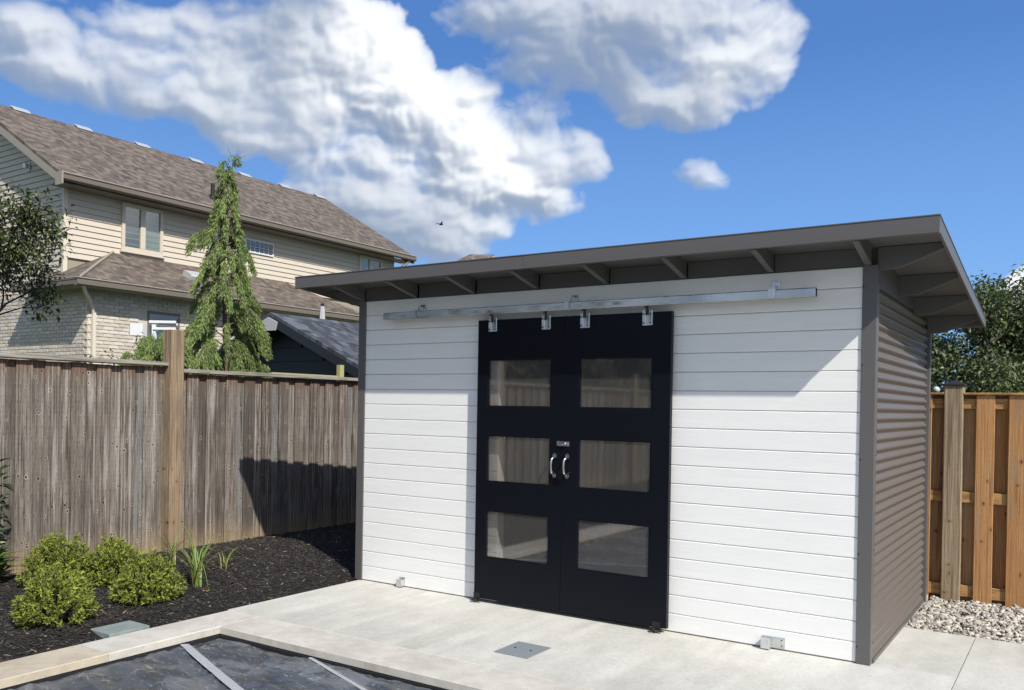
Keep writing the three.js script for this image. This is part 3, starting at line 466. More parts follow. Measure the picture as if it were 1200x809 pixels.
// ================================================================== FENCES
function boardGeo(w, h, t, col, A, cham = .004) {                     // width on x, thickness on z, foot at y = 0
  const g = prism([[-w / 2 + cham, -t / 2], [w / 2 - cham, -t / 2], [w / 2, -t / 2 + cham], [w / 2, t / 2 - cham], [w / 2 - cham, t / 2], [-w / 2 + cham, t / 2], [-w / 2, t / 2 - cham], [-w / 2, -t / 2 + cham]], 1, 0, h), p = g.attributes.position, uv = g.attributes.uv, n = g.attributes.normal;
  for (let i = 0; i < p.count; i++) { const side = Math.abs(n.getX(i)) > .9, f = side ? (p.getZ(i) / t + .5) * .3 + .1 : (p.getX(i) / w + .5); uv.setXY(i, (col + .03 + .94 * f) / A.N, p.getY(i) / h * .998 + .001); }
  return g;
}
{
  const F = thing('weathered_fence', 'grey weathered board fence with cap rail and one tall tan post behind the mulch bed', 'fence');
  const r = rng(17), wide = [], narrow = []; for (let k = 0; k < weathered.N; k++) wide.push([boardGeo(.142, 1.86, .018, k, weathered), boardGeo(.142, 1.80, .018, k, weathered)]);
  const capAt = (z) => z > .47 ? 1.94 : 1.882;
  let last = -1;
  for (let z = -2.9, k = 0; z < 14.7; z += .1205 + (r() - .5) * .006, k++) {
    if (z > .38 && z < .57) continue;
    const upper = z > .47, front = k % 2 === 0; let v; do v = Math.floor(r() * weathered.N); while (v === last); last = v;
    const b = part('board', wide[v][upper ? 0 : 1], M.weathered, F); b.rotation.y = Math.PI / 2; b.position.set((front ? -6.5 : -6.524) + (r() - .5) * .004, capAt(z) - .006 - (upper ? 1.86 : 1.80) - r() * .012, z); b.rotation.z = (r() - .5) * .004; if (r() < .5) { b.rotation.y = -Math.PI / 2; }
  }
  const postG = [0, 1, 2, 3].map((k) => boardGeo(.15, 2.3, .14, k, postTan, .006));
  for (const [z, k, h] of [[.475, 1, 1], [2.92, 0, 1], [5.36, 2, 1], [7.8, 3, 1], [10.24, 1, 1], [12.68, 0, 1]]) { const p = part('post', postG[k], M.post, F); p.rotation.y = Math.PI / 2; p.position.set(z < -1 ? -6.62 : -6.47, 0, z); p.scale.y = h; }
  for (const [a, b, y] of [[.555, 2.84, 1.94], [2.995, 5.285, 1.94], [5.435, 7.725, 1.94], [7.875, 10.165, 1.94], [10.315, 12.605, 1.94], [12.755, 14.7, 1.94], [-2.95, .395, 1.882]]) {
    part('cap_rail', cbox(-6.59, -6.435, y, y + .04, a, b, .004, 2, a), M.cap, F);
    part('top_rail', cbox(-6.585, -6.535, y - .13, y - .04, a, b, .004, 2, a), M.cap, F); part('bottom_rail', cbox(-6.585, -6.535, .32, .41, a, b, .004, 2, a), M.cap, F);
  }
  part('post', cbox(-6.68, -6.61, 0, 2.08, -2.06, -1.99, .006, 1), M.greenWood, F);
  part('lattice_rail', cbox(-6.7, -6.66, 1.905, 1.945, -2.05, -.95, .003, 2), M.greenWood, F);
}
{
  const F = thing('cedar_fence', 'orange brown cedar fence of staggered boards with a capped post behind the pebbles', 'fence'), r = rng(23), G = [], B0 = -.16;
  for (let k = 0; k < 8; k++) G.push(boardGeo(.142, 1.925, .018, k, cedar));
  let n = 0;
  const put = (x, z) => { const b = part('board', G[(n += 3) % 8], M.cedar, F); b.position.set(x, B0 + (r() - .5) * .01, z); if (r() < .5) b.rotation.y = Math.PI; };
  for (let x = .417; x < 3.8; x += .243) { put(x, -2.588); put(x - .122, -2.668); }
  put(.06, -2.668); for (let x = -.07; x > -6.3; x -= .243) { put(x, -2.588); put(x - .122, -2.668); }
  const pg = boardGeo(.15, 2.0, .14, 2, postTan, .006), pg2 = boardGeo(.15, 2.0, .14, 0, postTan, .006);
  for (const [x, g] of [[.172, pg], [2.61, pg2], [-2.27, pg2], [-4.71, pg]]) { const p = part('post', g, M.post, F); p.position.set(x, -.16, -2.63); const c = sub('post_cap', p, [0, 2.0, 0]); part('cap_base', cbox(-.083, .083, 0, .022, -.083, .083, .004, 0), M.dark, c); const q = new THREE.ConeGeometry(.112, .035, 4); q.rotateY(Math.PI / 4); q.translate(0, .0395, 0); part('cap_top', q.toNonIndexed(), M.dark, c); }
  for (const [a, b] of [[.248, 2.534], [-2.194, .096], [-4.634, -2.346], [2.686, 3.9], [-6.3, -4.786]]) for (const [y0, y1] of [[1.645, 1.735], [.83, .925], [.015, .115]]) part('rail', cbox(a, b, y0, y1, -2.656, -2.600, .004, 0, a), M.cap2 ??= std({ map: rp(plyTex, 2, 2), color: lin(1.05, .92, .72), roughness: .85 }), F);
  for (const [a, b] of [[.248, 2.534], [-2.194, .096], [-4.634, -2.346], [2.686, 3.9]]) part('cap_rail', cbox(a, b, 1.767, 1.785, -2.70, -2.56, .003, 0, a), M.cap2, F);
}

// ================================================================== NEIGHBOURING HOUSE
{
  const Hs = thing('brick_and_siding_house', 'beige two storey house with brown shingle roof and pale brick ground floor', 'house');
  const XW = -17, ZN = -4.26, ZF = -14.8, XR = -20.5, YR = 8.58, XE = -16.5, YE = 6.27, SL = (YR - YE) / (XE - XR);
  part('wall_core', (() => { const pr = [[-24, -.2], [XW - .03, -.2], [XW - .03, YE + (XE - XW) * SL - .25], [XR, YR - .25], [-24, YE + (XE - XW) * SL - .25]]; return prism(pr, 2, ZF, ZN - .03); })(), M.houseWall, Hs);
  // vinyl siding, course by course: foot of each course stands proud of the one below
  const ex = .127, long = sub('siding', Hs), gab = sub('siding', Hs);
  for (let y = 4.62; y < 6.24; y += ex) part('siding_course', prism([[XW - .028, y], [XW + .018, y], [XW - .004, y + ex - .004], [XW - .028, y + ex - .002]], 2, ZF, ZN - .07, y), M.siding, long);
  for (let y = 3.3; y < 8.3; y += ex) {
    const xr = Math.min(XW - .07, XE - .16 - Math.max(0, (y + ex - YE + .12)) / SL - .02), xl = -22.5;
    part('siding_course', prism([[y, ZN - .028], [y + ex - .002, ZN - .028], [y + ex - .004, ZN - .004], [y, ZN + .018]], 0, xl, xr, y), M.siding, gab);
  }
  part('corner_board', cbox(XW - .07, XW + .022, 3.2, 6.2, ZN - .07, ZN + .022, .006, 1), M.sidingTrim, Hs);
  // main roof
  const rf = sub('roof', Hs), za = -3.88, zb = -15.17, n = Math.hypot(1, SL), uvR = (p) => [p[2], Math.abs(p[0] - XE) * n + 1.3];
  for (const s of [1, -1]) { const e = [XR + s * (XE - XR), YE], t = .07; const m = part('roof_slope', poly([[[e[0], e[1], za], [e[0], e[1], zb], [XR, YR, zb], [XR, YR, za]], [[e[0], e[1] - t, za], [XR, YR - t, za], [XR, YR - t, zb], [e[0], e[1] - t, zb]], [[e[0], e[1], za], [e[0], e[1] - t, za], [e[0], e[1] - t, zb], [e[0], e[1], zb]], [[e[0], e[1], za], [XR, YR, za], [XR, YR - t, za], [e[0], e[1] - t, za]], [[e[0], e[1], zb], [e[0], e[1] - t, zb], [XR, YR - t, zb], [XR, YR, zb]]].map((f) => s > 0 ? f : f.slice().reverse()), uvR), M.roof, rf);
    for (const [zz, d] of [[za, -1], [zb, 1]]) { part('rake_board', prism([[e[0] + s * .01, YE - .075], [e[0] + s * .01, YE - .25], [XR, YR - .25], [XR, YR - .075]], 2, Math.min(zz, zz + d * .03), Math.max(zz, zz + d * .03)), M.eaveLight, rf); part('rake_soffit', prism([[e[0] - s * .02, YE - .2], [e[0] - s * .02, YE - .23], [XR, YR - .26], [XR, YR - .23]], 2, Math.min(zz + d * .031, zz + d * .38), Math.max(zz + d * .031, zz + d * .38)), M.eave, rf); }
  }
  part('gutter', plain([cbox(XE - .02, XE + .11, YE - .17, YE - .035, zb, za, .03, 2)]), M.eave, rf);
  part('gutter_lip', cbox(XE + .085, XE + .125, YE - .034, YE - .004, zb, za, .008, 2), M.eaveLight, rf);
  part('soffit', box(XW + .0, XE - .03, YE - .2, YE - .18, zb + .05, za - .05), M.eave, rf);
  part('gutter_end', cbox(XE - .12, XE + .13, YE - .27, YE + .0, za + .002, za + .035, .01, 2), M.eaveLight, rf);
  // vents along the ridge
  for (const z of [-5.06, -6.64, -8.31, -10.02, -11.77, -13.37, -14.9]) { const v = sub('roof_vent', rf, [XR, YR, z]); part('vent_cap', prism([[-.15, -.06], [0, .035], [.15, -.06], [.15, -.085], [0, .01], [-.15, -.085]].map(([a, b]) => [a, b + .02]), 2, -.2, .2), M.ventMetal, v); part('vent_base', box(-.12, .12, -.14, -.05, -.2, .2), M.eaveLight, v); }
  { const v = sub('vent_pipe', rf, [-17.3, YE + (XE + 17.3) * SL, -8.22]); part('pipe', cyl(.05, .05, .42, 12, 0, -.05, 0), M.iron, v); part('pipe_collar', cyl(.12, .06, .09, 12, 0, -.03, 0), M.iron, v); }
  // windows on the long wall
  const win = (y0, y1, z0, z1, split) => { const w = sub('window', Hs, [XW, 0, 0]); const fr = (a, b, c, d, n = 'frame') => part(n, cbox(-.01, .06, a, b, c, d, .008, 2), M.frame, w);
    fr(y1 - .09, y1, z0, z1); fr(y0, y0 + .09, z0, z1); fr(y0 + .0905, y1 - .0905, z0, z0 + .075); fr(y0 + .0905, y1 - .0905, z1 - .075, z1); const zm = (z0 + z1) / 2; if (split) fr(y0 + .0905, y1 - .0905, zm - .06, zm + .06, 'mullion');
    part('sill', cbox(-.01, .09, y0 - .05, y0 - .001, z0 - .03, z1 + .03, .01, 2), M.frame, w);
    const ps = split ? [[z0 + .076, zm - .061], [zm + .061, z1 - .076]] : [[z0 + .076, z1 - .076]]; ps.forEach(([a, b], k) => { part('pane', box(.02, .026, y0 + .091, y1 - .091, a, b), M.winPane ??= new THREE.MeshPhysicalMaterial({ color: lin(.75, .78, .78), transmission: 1, thickness: 0, roughness: .02, ior: 2.0 }), w); part('blind', box(.008, .013, y0 + .091, y1 - .091, a, b), k === split - 1 ? M.blindPale ??= std({ color: lin(.58, .66, .61), roughness: .8 }) : M.blindDark ??= std({ color: lin(.25, .29, .34), roughness: .8 }), w); }); };
  win(4.97, 6.06, -6.59, -5.55, 1); win(4.97, 6.06, -14.2, -13.2, 2);
  { const w = sub('glass_block_window', Hs, [XW, 5.5, -9.9]); for (let i = 0; i < 6; i++) for (let j = 0; j < 2; j++) part('glass_block', cbox(.0, .03, j * .145 + .02, j * .145 + .13, i * .15 + .02, i * .15 + .13, .01, 2), M.winGlass, w); part('frame', plain([box(-.02, .045, -.02, .012, -.02, .92), box(-.02, .045, .298, .33, -.02, .92), box(-.02, .045, .0121, .2979, -.02, .012), box(-.02, .045, .0121, .2979, .888, .92), box(-.02, .04, .139, .151, .0121, .8879), ...[1, 2, 3, 4, 5].flatMap((i) => [box(-.02, .038, .0121, .1389, i * .15 - .006, i * .15 + .006), box(-.02, .038, .1511, .2979, i * .15 - .006, i * .15 + .006)])]), M.whitePlain, w); }
  { const l = sub('wall_lamp', Hs, [-18.41, 6.62, ZN + .02]); part('lamp_back', cbox(-.06, .06, 0, .18, 0, .03, .01, 1), M.whitePlain, l); part('lamp_head', cbox(-.045, .045, .05, .15, .031, .12, .012, 1), M.ventMetal, l); }
  // brick ground floor with its own lean-to roof
  const XB = -15.6, ZB0 = -3.98, ZB1 = -11.7; const YB = 3.82;
  part('brick_wall', box(XW - .02, XB - .012, -.2, YB, ZB1, ZB0 - .012), M.mortar, Hs);
  part('brick_wall', box(-23.9, XW - .021, -.2, 3.8, ZN - .02, ZB0 - .012), M.mortar, Hs);
  const bw = sub('brickwork', Hs), R = rng(3), bl = .215, bh = .07, list = [], gA = cbox(-.006, .012, .004, bh - .004, .004, bl - .004, .003, 2), gB = cbox(.004, bl - .004, .004, bh - .004, -.006, .012, .003, 0);
  for (let row = 0; row * .075 + 1.9 < 3.78; row++) { const y = 1.9 + row * .075, o = row % 2 ? .11 : 0; for (let z = ZB0 - .225 - o; z > -11.5; z -= .225) { if (y > 2.72 && y < 3.5 && z < -5.16 && z > -6.12) continue; list.push([y, z, 0]); } for (let x = XB - .225 - o; x > -20.4; x -= .225) list.push([y, x, 1]); }
  list.sort((a, b) => (a[2] ? 0 : Math.max(0, -a[1] - 8.2)) * 3 + Math.abs(a[0] - 3.0) - ((b[2] ? 0 : Math.max(0, -b[1] - 8.2)) * 3 + Math.abs(b[0] - 3.0)));
  const rest = M.bricks.map(() => []);
  list.forEach(([y, q, side], i) => { const k = Math.floor(R() * 5), dx = (R() - .5) * .004; if (i < 300) { const b = part('brick', side ? gB : gA, M.bricks[k], bw); side ? b.position.set(q, y, ZB0 - .008 + dx) : b.position.set(XB - .008 + dx, y, q); } else rest[k].push((side ? gB : gA).clone().translate(...(side ? [q, y, ZB0 - .008] : [XB - .008, y, q]))); });
  rest.forEach((gs, k) => { if (gs.length) part('more_bricks', mergeGeometries(gs), M.bricks[k], bw).userData.kind = 'stuff'; });
  { const w = sub('window', Hs, [XB - .012, 0, 0]); part('pane', box(.0, .006, 2.75, 3.46, -6.06, -5.36), M.winGlass, w); part('frame', plain([box(-.005, .02, 3.46, 3.52, -6.1, -5.32), box(-.005, .02, 2.7, 2.749, -6.1, -5.32), box(-.005, .02, 2.7495, 3.4595, -6.1, -6.061), box(-.005, .02, 2.7495, 3.4595, -5.359, -5.32), box(-.003, .018, 3.2, 3.24, -6.06, -5.36)]), M.eave, w); }
  const lr = sub('lower_roof', Hs), ze0 = -3.57, ze1 = -12.1, xe = -15.2, ye = 3.95, yt = 4.885, uvL = (p) => [p[2], (p[0] + 17) * 1.13], uvS = (p) => [p[0], (p[2]) * 1.13];
  part('roof_slope', poly([[[xe, ye, ze0], [xe, ye, ze1], [XW, yt, ze1 + 1.8], [XW, yt, ze0 - 1.8]]], uvL), M.roof, lr); part('roof_slope', poly([[[XW - .6, ye, ze0], [xe, ye, ze0], [XW, yt, ze0 - 1.8], [XW - .6, yt, ze0 - 1.8]]], uvS), M.roof, lr); part('roof_slope', poly([[[xe, ye, ze1], [XW, ye, ze1], [XW, yt, ze1 + 1.8]]], uvS), M.roof, lr);
  part('hip_ridge', tube([[xe + .02, ye + .012, ze0 + .02], [-16.1, (ye + yt) / 2 + .02, ze0 - .9], [XW, yt + .012, ze0 - 1.8]], .035, 5, 4), M.eaveLight, lr);
  part('gutter', cbox(xe - .01, xe + .11, ye - .15, ye - .01, ze1, ze0 + .1, .03, 2), M.eave, lr); part('gutter_lip', cbox(xe + .085, xe + .122, ye - .009, ye + .016, ze1, ze0 + .122, .008, 2), M.eaveLight, lr); part('gutter', cbox(XW - .6, xe - .012, ye - .15, ye - .01, ze0 - .01, ze0 + .1, .03, 0), M.eave, lr); part('gutter_lip', cbox(XW - .6, xe + .083, ye - .009, ye + .016, ze0 + .085, ze0 + .122, .008, 0), M.eaveLight, lr);
  part('soffit', box(XW - .6, xe - .012, YB + .001, ye - .11, ze1 + .02, ze0 - .012), M.eaveLight, lr);
  { const v = sub('roof_vent', lr, [-16.15, ye + (-15.2 + 16.15) * .519, -6.85]); const g = cbox(-.16, .16, -.02, .13, -.2, .2, .03, 2); g.rotateZ(-.48); part('vent_cap', g, M.ventMetal, v); }
  part('downspout', plain([box(XB + .005, XB + .075, .2, 3.35, -4.12, -4.05), tube([[XB + .04, 3.32, -4.085], [XB + .1, 3.5, -4.0], [xe - .05, 3.72, -3.72], [xe + .05, 3.82, -3.62]], .035, 6, 10)].map((g) => { const q = g.index ? g.toNonIndexed() : g; return q; })), M.sidingTrim, Hs);
  part('downspout', plain([tube([[XE + .05, YE - .1, zb + .2], [XE - .05, YE - .3, zb + .35], [XW + .12, YE - .75, zb + .6], [XW + .1, YE - 1.1, zb + .62], [XW + .1, 0, zb + .62]], .045, 6, 24)]), M.eaveLight, Hs);
}
{ // a roof far beyond the shed
  const t = thing('distant_house', 'far off house whose tan roof peak just clears the shed roof', 'house', [-22.2, 0, -26.8]); t.rotation.y = .58;
  part('wall', box(-5, 5, -.2, 5.2, -4, 4), M.houseWall, t); part('roof', poly([[[-5.4, 5.1, 4.4], [5.4, 5.1, 4.4], [.55, 8.62, 0], [-.55, 8.62, 0]], [[5.4, 5.1, 4.4], [5.4, 5.1, -4.4], [.55, 8.62, 0]], [[5.4, 5.1, -4.4], [-5.4, 5.1, -4.4], [-.55, 8.62, 0], [.55, 8.62, 0]], [[-5.4, 5.1, -4.4], [-5.4, 5.1, 4.4], [-.55, 8.62, 0]]], (p) => [p[0], p[1] * 1.6]), M.roof, t); part('roof_vent', box(.5, .72, 8.3, 8.5, .2, .4), M.eaveLight, t);
}
{ // black shed next door
  const t = thing('black_shed', 'black timber shed with grey shingle gable roof behind the grey fence', 'shed', [-9.08, 0, -3.0]), XL = 1.98, YT = 2.95, sl = .447, ye = YT - XL * sl, L = 4.3;
  part('wall', prism([[-1.6, -.2], [1.6, -.2], [1.6, 2.08], [0, YT - .13], [-1.6, 2.08]], 2, -L + .3, -.34), M.blackWood, t);
  for (let y = 1.6; y < 2.7; y += .21) { const w = Math.min(1.6, (YT - .16 - (y + .2)) / sl); if (w > .1) part('cladding_board', prism([[y, -.34], [y + .207, -.34], [y + .207, -.333], [y, -.318]], 0, -w, w, y), M.blackWood, t); }
  for (const s of [1, -1]) { part('roof_slope', poly([[[s * XL, ye, 0], [s * XL, ye, -L], [0, YT, -L], [0, YT, 0]], [[s * XL, ye - .05, 0], [0, YT - .05, 0], [0, YT - .05, -L], [s * XL, ye - .05, -L]], [[s * XL, ye, 0], [0, YT, 0], [0, YT - .05, 0], [s * XL, ye - .05, 0]], [[s * XL, ye, 0], [s * XL, ye - .05, 0], [s * XL, ye - .05, -L], [s * XL, ye, -L]]].map((f) => s > 0 ? f : f.slice().reverse()), (p) => [p[2], Math.abs(p[0]) * 1.095]), M.roofGrey, t);
    part('rake_board', prism([[s * (XL + .01), ye - .055], [s * (XL + .01), ye - .19], [s * .02, YT - .19], [s * .02, YT - .055]], 2, -.03, .02), M.blackTrim, t); }
  part('gable_ornament', prism([[-.16, YT - .28], [.16, YT - .28], [.2, YT - .16], [0, YT - .075], [-.2, YT - .16]], 2, .021, .04), M.canvas, t);
}
{ // closed parasol
  const t = thing('closed_parasol', 'closed grey garden parasol rising behind the black shed roof', 'parasol', [-12.15, 0, -7.05]);
  part('pole', cyl(.025, .025, 3.5, 10), M.iron, t);
  const pts = [], g = new THREE.CylinderGeometry(.035, .15, 2.0, 32, 8); const p = g.attributes.position; for (let i = 0; i < p.count; i++) { const a = Math.atan2(p.getZ(i), p.getX(i)), k = 1 + .22 * Math.cos(a * 8); p.setX(i, p.getX(i) * k); p.setZ(i, p.getZ(i) * k); } g.computeVertexNormals(); g.translate(0, 2.62, 0); part('canopy', g, M.canvas, t);
  part('finial', (() => { const q = new THREE.SphereGeometry(.035, 10, 8); q.translate(0, 3.66, 0); return q; })(), M.iron, t);
}
{ // white slatted frame behind the post
  const t = thing('white_trellis', 'white slatted garden frame half hidden behind the tan fence post', 'trellis', [-10.6, 0, -2.1]); t.rotation.y = .58;
  part('upright', cbox(-.03, .03, 0, 2.78, -.03, .03, .005, 1), M.whitePlain, t); part('planter', cbox(-.3, -.1, 2.56, 2.74, .031, .2, .02, 1), M.whitePlain, t);
  for (const [y, a] of [[2.66, .0], [2.76, -.06]]) part('slat', cbox(a, .34, y, y + .04, .031, .05, .004, 0), M.whitePlain, t);
}

// ================================================================== PLANTS
// leaves: [position, direction, up-ish normal, length, width, colour]; each a folded blade of four faces
function leaves(list, fold = .25, curl = .15) {
  const n = list.length, pos = new Float32Array(n * 36), nor = new Float32Array(n * 36), col = new Float32Array(n * 36); let o = 0;
  const d = new THREE.Vector3(), s = new THREE.Vector3(), u = new THREE.Vector3(), A = new THREE.Vector3(), B = new THREE.Vector3();
  for (const [p, dir, nrm, L, w, c] of list) {
    d.copy(dir).normalize(); s.crossVectors(nrm, d); if (s.lengthSq() < 1e-6) s.set(1, 0, 0); s.normalize(); u.crossVectors(d, s);
    const pt = (l, a, h) => [p.x + d.x * l + s.x * a + u.x * h, p.y + d.y * l + s.y * a + u.y * h, p.z + d.z * l + s.z * a + u.z * h];
    const b = pt(0, 0, 0), t = pt(L, 0, -curl * L), m = pt(L * .45, 0, 0), l = pt(L * .45, w / 2, fold * w), r = pt(L * .45, -w / 2, fold * w);
    for (const tri of [[b, m, l], [m, t, l], [b, r, m], [m, r, t]]) {
      A.set(tri[1][0] - tri[0][0], tri[1][1] - tri[0][1], tri[1][2] - tri[0][2]); B.set(tri[2][0] - tri[0][0], tri[2][1] - tri[0][1], tri[2][2] - tri[0][2]); A.cross(B).normalize();
      for (const v of tri) { pos[o] = v[0]; pos[o + 1] = v[1]; pos[o + 2] = v[2]; nor[o] = A.x; nor[o + 1] = A.y; nor[o + 2] = A.z; col[o] = c[0]; col[o + 1] = c[1]; col[o + 2] = c[2]; o += 3; }
    }
  }
  const g = new THREE.BufferGeometry(); g.setAttribute('position', new THREE.BufferAttribute(pos, 3)); g.setAttribute('normal', new THREE.BufferAttribute(nor, 3)); g.setAttribute('color', new THREE.BufferAttribute(col, 3)); return g;
}
const V = (x, y, z) => new THREE.Vector3(x, y, z);
function dirOn(r, up = -1) { let y = up + (1 - up) * r(), a = r() * 6.283, s = Math.sqrt(Math.max(0, 1 - y * y)); return V(Math.cos(a) * s, y, Math.sin(a) * s); }

function shrub(x, z, rad, h, seed, label) {
  const y = bedY(x, z), t = thing('evergreen_shrub', label, 'shrub', [x, y, z], 'mounded shrubs in the mulch bed'), r = rng(seed), L = [], stems = [];
  for (let k = 0; k < 230; k++) {                                    // twigs, each with whorls of upright leaves
    const d = dirOn(r, -.05), lump = .82 + .34 * fbm(d.x * 2.2 + seed * 7 + 20, d.z * 2.2 + d.y * 2 + 30, 2, 3), rr = rad * lump * (.86 + .2 * r()), tip = V(d.x * rr, .05 + d.y * h * lump * (.86 + .24 * r()), d.z * rr), dd = d.clone().add(V(0, .55, 0)).normalize(), base = V(tip.x * .25, .02, tip.z * .25);
    if (k % 2) stems.push(taper([base, base.clone().lerp(tip, .5).add(V(0, .03, 0)), tip], .004, .0015, 4, 4));
    const tone = r();
    for (let q = 0; q < 22; q++) {
      const b = tip.clone().addScaledVector(dd, -.13 * r() + .015).add(V((r() - .5) * .03, (r() - .5) * .03, (r() - .5) * .03)), ld = dd.clone().multiplyScalar(.8).add(dirOn(r).multiplyScalar(.75));
      const g = r() < .03 ? .25 : .55 + r() * .85, yl = r() * .6 + tone * .4; L.push([b, ld, dirOn(r, .2), .024 + r() * .022, .010 + r() * .007, [(.115 + .22 * yl) * g, (.175 + .18 * yl) * g, (.016 + .02 * yl) * g]]);
    }
  }
  part('foliage', leaves(L, .3, .1), M.leaf, t); part('stem', plain(stems), M.bark, t);
}
shrub(-4.86, 2.52, .25, .31, 1, 'lime green mounded shrub nearest the blue grey paver');
shrub(-4.94, 1.76, .25, .28, 2, 'rounded green shrub standing beside the grassy clump');
shrub(-5.62, 1.62, .25, .28, 3, 'low green shrub between two other shrubs, below the tall tan post');
shrub(-5.8, 1.98, .26, .34, 4, 'tallest green shrub close to the grey fence boards');
function grassTuft(x, z, n, len, seed, label) {
  const t = thing('grass_clump', label, 'grass clump', [x, bedY(x, z), z], 'strappy clumps in the mulch bed'), r = rng(seed), gs = [];
  for (let k = 0; k < n; k++) {
    const a = r() * 6.283, lean = .5 + r() * 1.3, L = len * (.55 + r() * .55), pos = [], ix = [], col = [], S = 8, w = .007 + r() * .005, ca = Math.cos(a), sa = Math.sin(a), c = r() < .14 ? [.2, .15, .06] : [.11 + r() * .08, .18 + r() * .08, .04];
    for (let i = 0; i <= S; i++) { const q = i / S, out = L * lean * q * q * .75 + .01, y = L * (q - .45 * lean * q * q * q), ww = w * (1 - q * q * .95); pos.push(ca * out - sa * ww / 2, y, sa * out + ca * ww / 2, ca * out + sa * ww / 2, y, sa * out - ca * ww / 2); col.push(...c, ...c); if (i < S) { const b = i * 2; ix.push(b, b + 1, b + 3, b, b + 3, b + 2); } }
    const g = new THREE.BufferGeometry(); g.setAttribute('position', new THREE.Float32BufferAttribute(pos, 3)); g.setAttribute('color', new THREE.Float32BufferAttribute(col, 3)); g.setIndex(ix); g.computeVertexNormals(); g.translate((r() - .5) * .06, 0, (r() - .5) * .06); gs.push(g);
  }
  const m = part('blades', mergeGeometries(gs), M.leafGloss, t); m.userData.kind = 'stuff';
}
grassTuft(-4.98, 1.28, 46, .68, 11, 'arching green grass clump right of the shrubs near the concrete');
grassTuft(-5.75, .98, 16, .55, 12, 'thin upright grass clump between the shrubs and the tan post');
grassTuft(-5.3, .75, 9, .42, 13, 'few sparse bent blades rising from bare mulch toward the shed');
{ // broad-leaved plant and leafy shrub at the left
  const t = thing('broadleaf_plant', 'broad leaved plant with a pale yellow flower at the foot of the fence', 'plant', [-6.2, bedY(-6.2, 2.33), 2.33]), r = rng(6), L = [];
  for (let k = 0; k < 60; k++) { const a = r() * 6.283, d = V(Math.cos(a), .5 + r(), Math.sin(a)); L.push([V(Math.cos(a) * .08 * r(), .03 + r() * .16, Math.sin(a) * .08 * r()), d, V(0, 1, 0), .12 + r() * .12, .04 + r() * .03, [.05 + r() * .04, .1 + r() * .05, .025]]); }
  part('foliage', leaves(L, .2, .35), M.leafGloss, t); part('stem', tube([[0, 0, 0], [.02, .15, -.03], [.03, .33, -.06]], .004, 5, 8), M.bark, t);
  const F = []; for (let k = 0; k < 9; k++) { const a = k / 9 * 6.283; F.push([V(.03, .33, -.06), V(Math.cos(a), .45, Math.sin(a)), V(0, 1, 0), .06, .035, [.62, .6, .3]]); } part('flower', leaves(F, .1, .2), M.leafGloss, t);
}
function limbTree(o) {
  const t = thing(o.name, o.label, 'tree', o.at, o.group), r = rng(o.seed), wood = [], L = [], tips = [];
  const H = o.trunk, lean = V((r() - .5) * .2, 0, (r() - .5) * .2);
  part('trunk', taper([V(0, -.2, 0), V(lean.x * .4, H * .5, lean.z * .4), V(lean.x, H, lean.z)], o.girth, o.girth * .6, 8, 10), M.bark, t);
  const grow = (p, d, len, rad, lev) => {
    const mid = p.clone().addScaledVector(d, len * .5).add(V((r() - .5) * len * .18, (r() - .3) * len * .12, (r() - .5) * len * .18)), e = p.clone().addScaledVector(d, len).add(V(0, lev ? 0 : len * .06, 0));
    wood.push(taper([p, mid, e], rad, rad * .55, lev > 1 ? 4 : 6, 5));
    if (lev >= o.levels) { tips.push([mid, d]); tips.push([e, d]); return; }
    const n = o.split + (r() < .5 ? 1 : 0);
    for (let k = 0; k < n; k++) { const nd = d.clone().multiplyScalar(.75).add(dirOn(r, -.3).multiplyScalar(.8)).normalize(); grow(k % 2 ? e : mid.clone().lerp(e, r()), nd, len * (.55 + r() * .25), rad * .5, lev + 1); }
  };
  for (let k = 0; k < o.limbs; k++) { const a = k / o.limbs * 6.283 + r(), up = .15 + r() * 1.1, q = .35 + .65 * (k + r()) / o.limbs; grow(V(lean.x * q, H * q, lean.z * q), V(Math.cos(a), up, Math.sin(a)).normalize(), o.len * (.7 + r() * .5), o.girth * .42, 0); }
  for (const [p, d] of tips) {
    const s = p.clone().multiply(V(1, 1, 1)); const tone = .6 + .8 * fbm(p.x * 1.1 + 40, p.y * 1.1 + p.z + 40, 2, 5);
    for (let k = 0; k < o.per; k++) {
      const q = dirOn(r).multiplyScalar(o.puff * Math.cbrt(r())), b = p.clone().add(q), g = tone * (.55 + r() * .9), c = r() < o.odd ? o.oddColor : o.color;
      const ld = dirOn(r, -.9).add(V(0, -.25, 0)).addScaledVector(q, .8 / o.puff); L.push([b, ld, V(r() - .5, 1, r() - .5), o.leaf * (.6 + r() * .7), o.leaf * o.ratio * (.7 + r() * .6), [c[0] * g, c[1] * g, c[2] * g]]);
    }
  }
  part('limbs', plain(wood), M.bark, t); part('crown', leaves(L, .25, .2), o.mat ?? M.leaf, t); return L.length;
}
limbTree({ name: 'broadleaf_tree', label: 'dark leaved open branched tree in front of the house gable', at: [-9.75, 0, 1.0], seed: 71, trunk: 3.3, girth: .06, limbs: 13, levels: 2, split: 2, len: .62, per: 46, puff: .19, leaf: .08, ratio: .42, color: [.06, .082, .026], oddColor: [.10, .105, .03], odd: .25, mat: M.leafGloss });
const grp = 'dense trees beyond the cedar fence';
limbTree({ name: 'dense_tree', label: 'tall dense green tree rising above the cedar fence post', at: [-.9, 0, -12.0], seed: 5, trunk: 2.35, girth: .14, limbs: 15, levels: 2, split: 3, len: 1.05, per: 110, puff: .36, leaf: .10, ratio: .55, color: [.085, .118, .034], oddColor: [.16, .2, .075], odd: .25, group: grp });
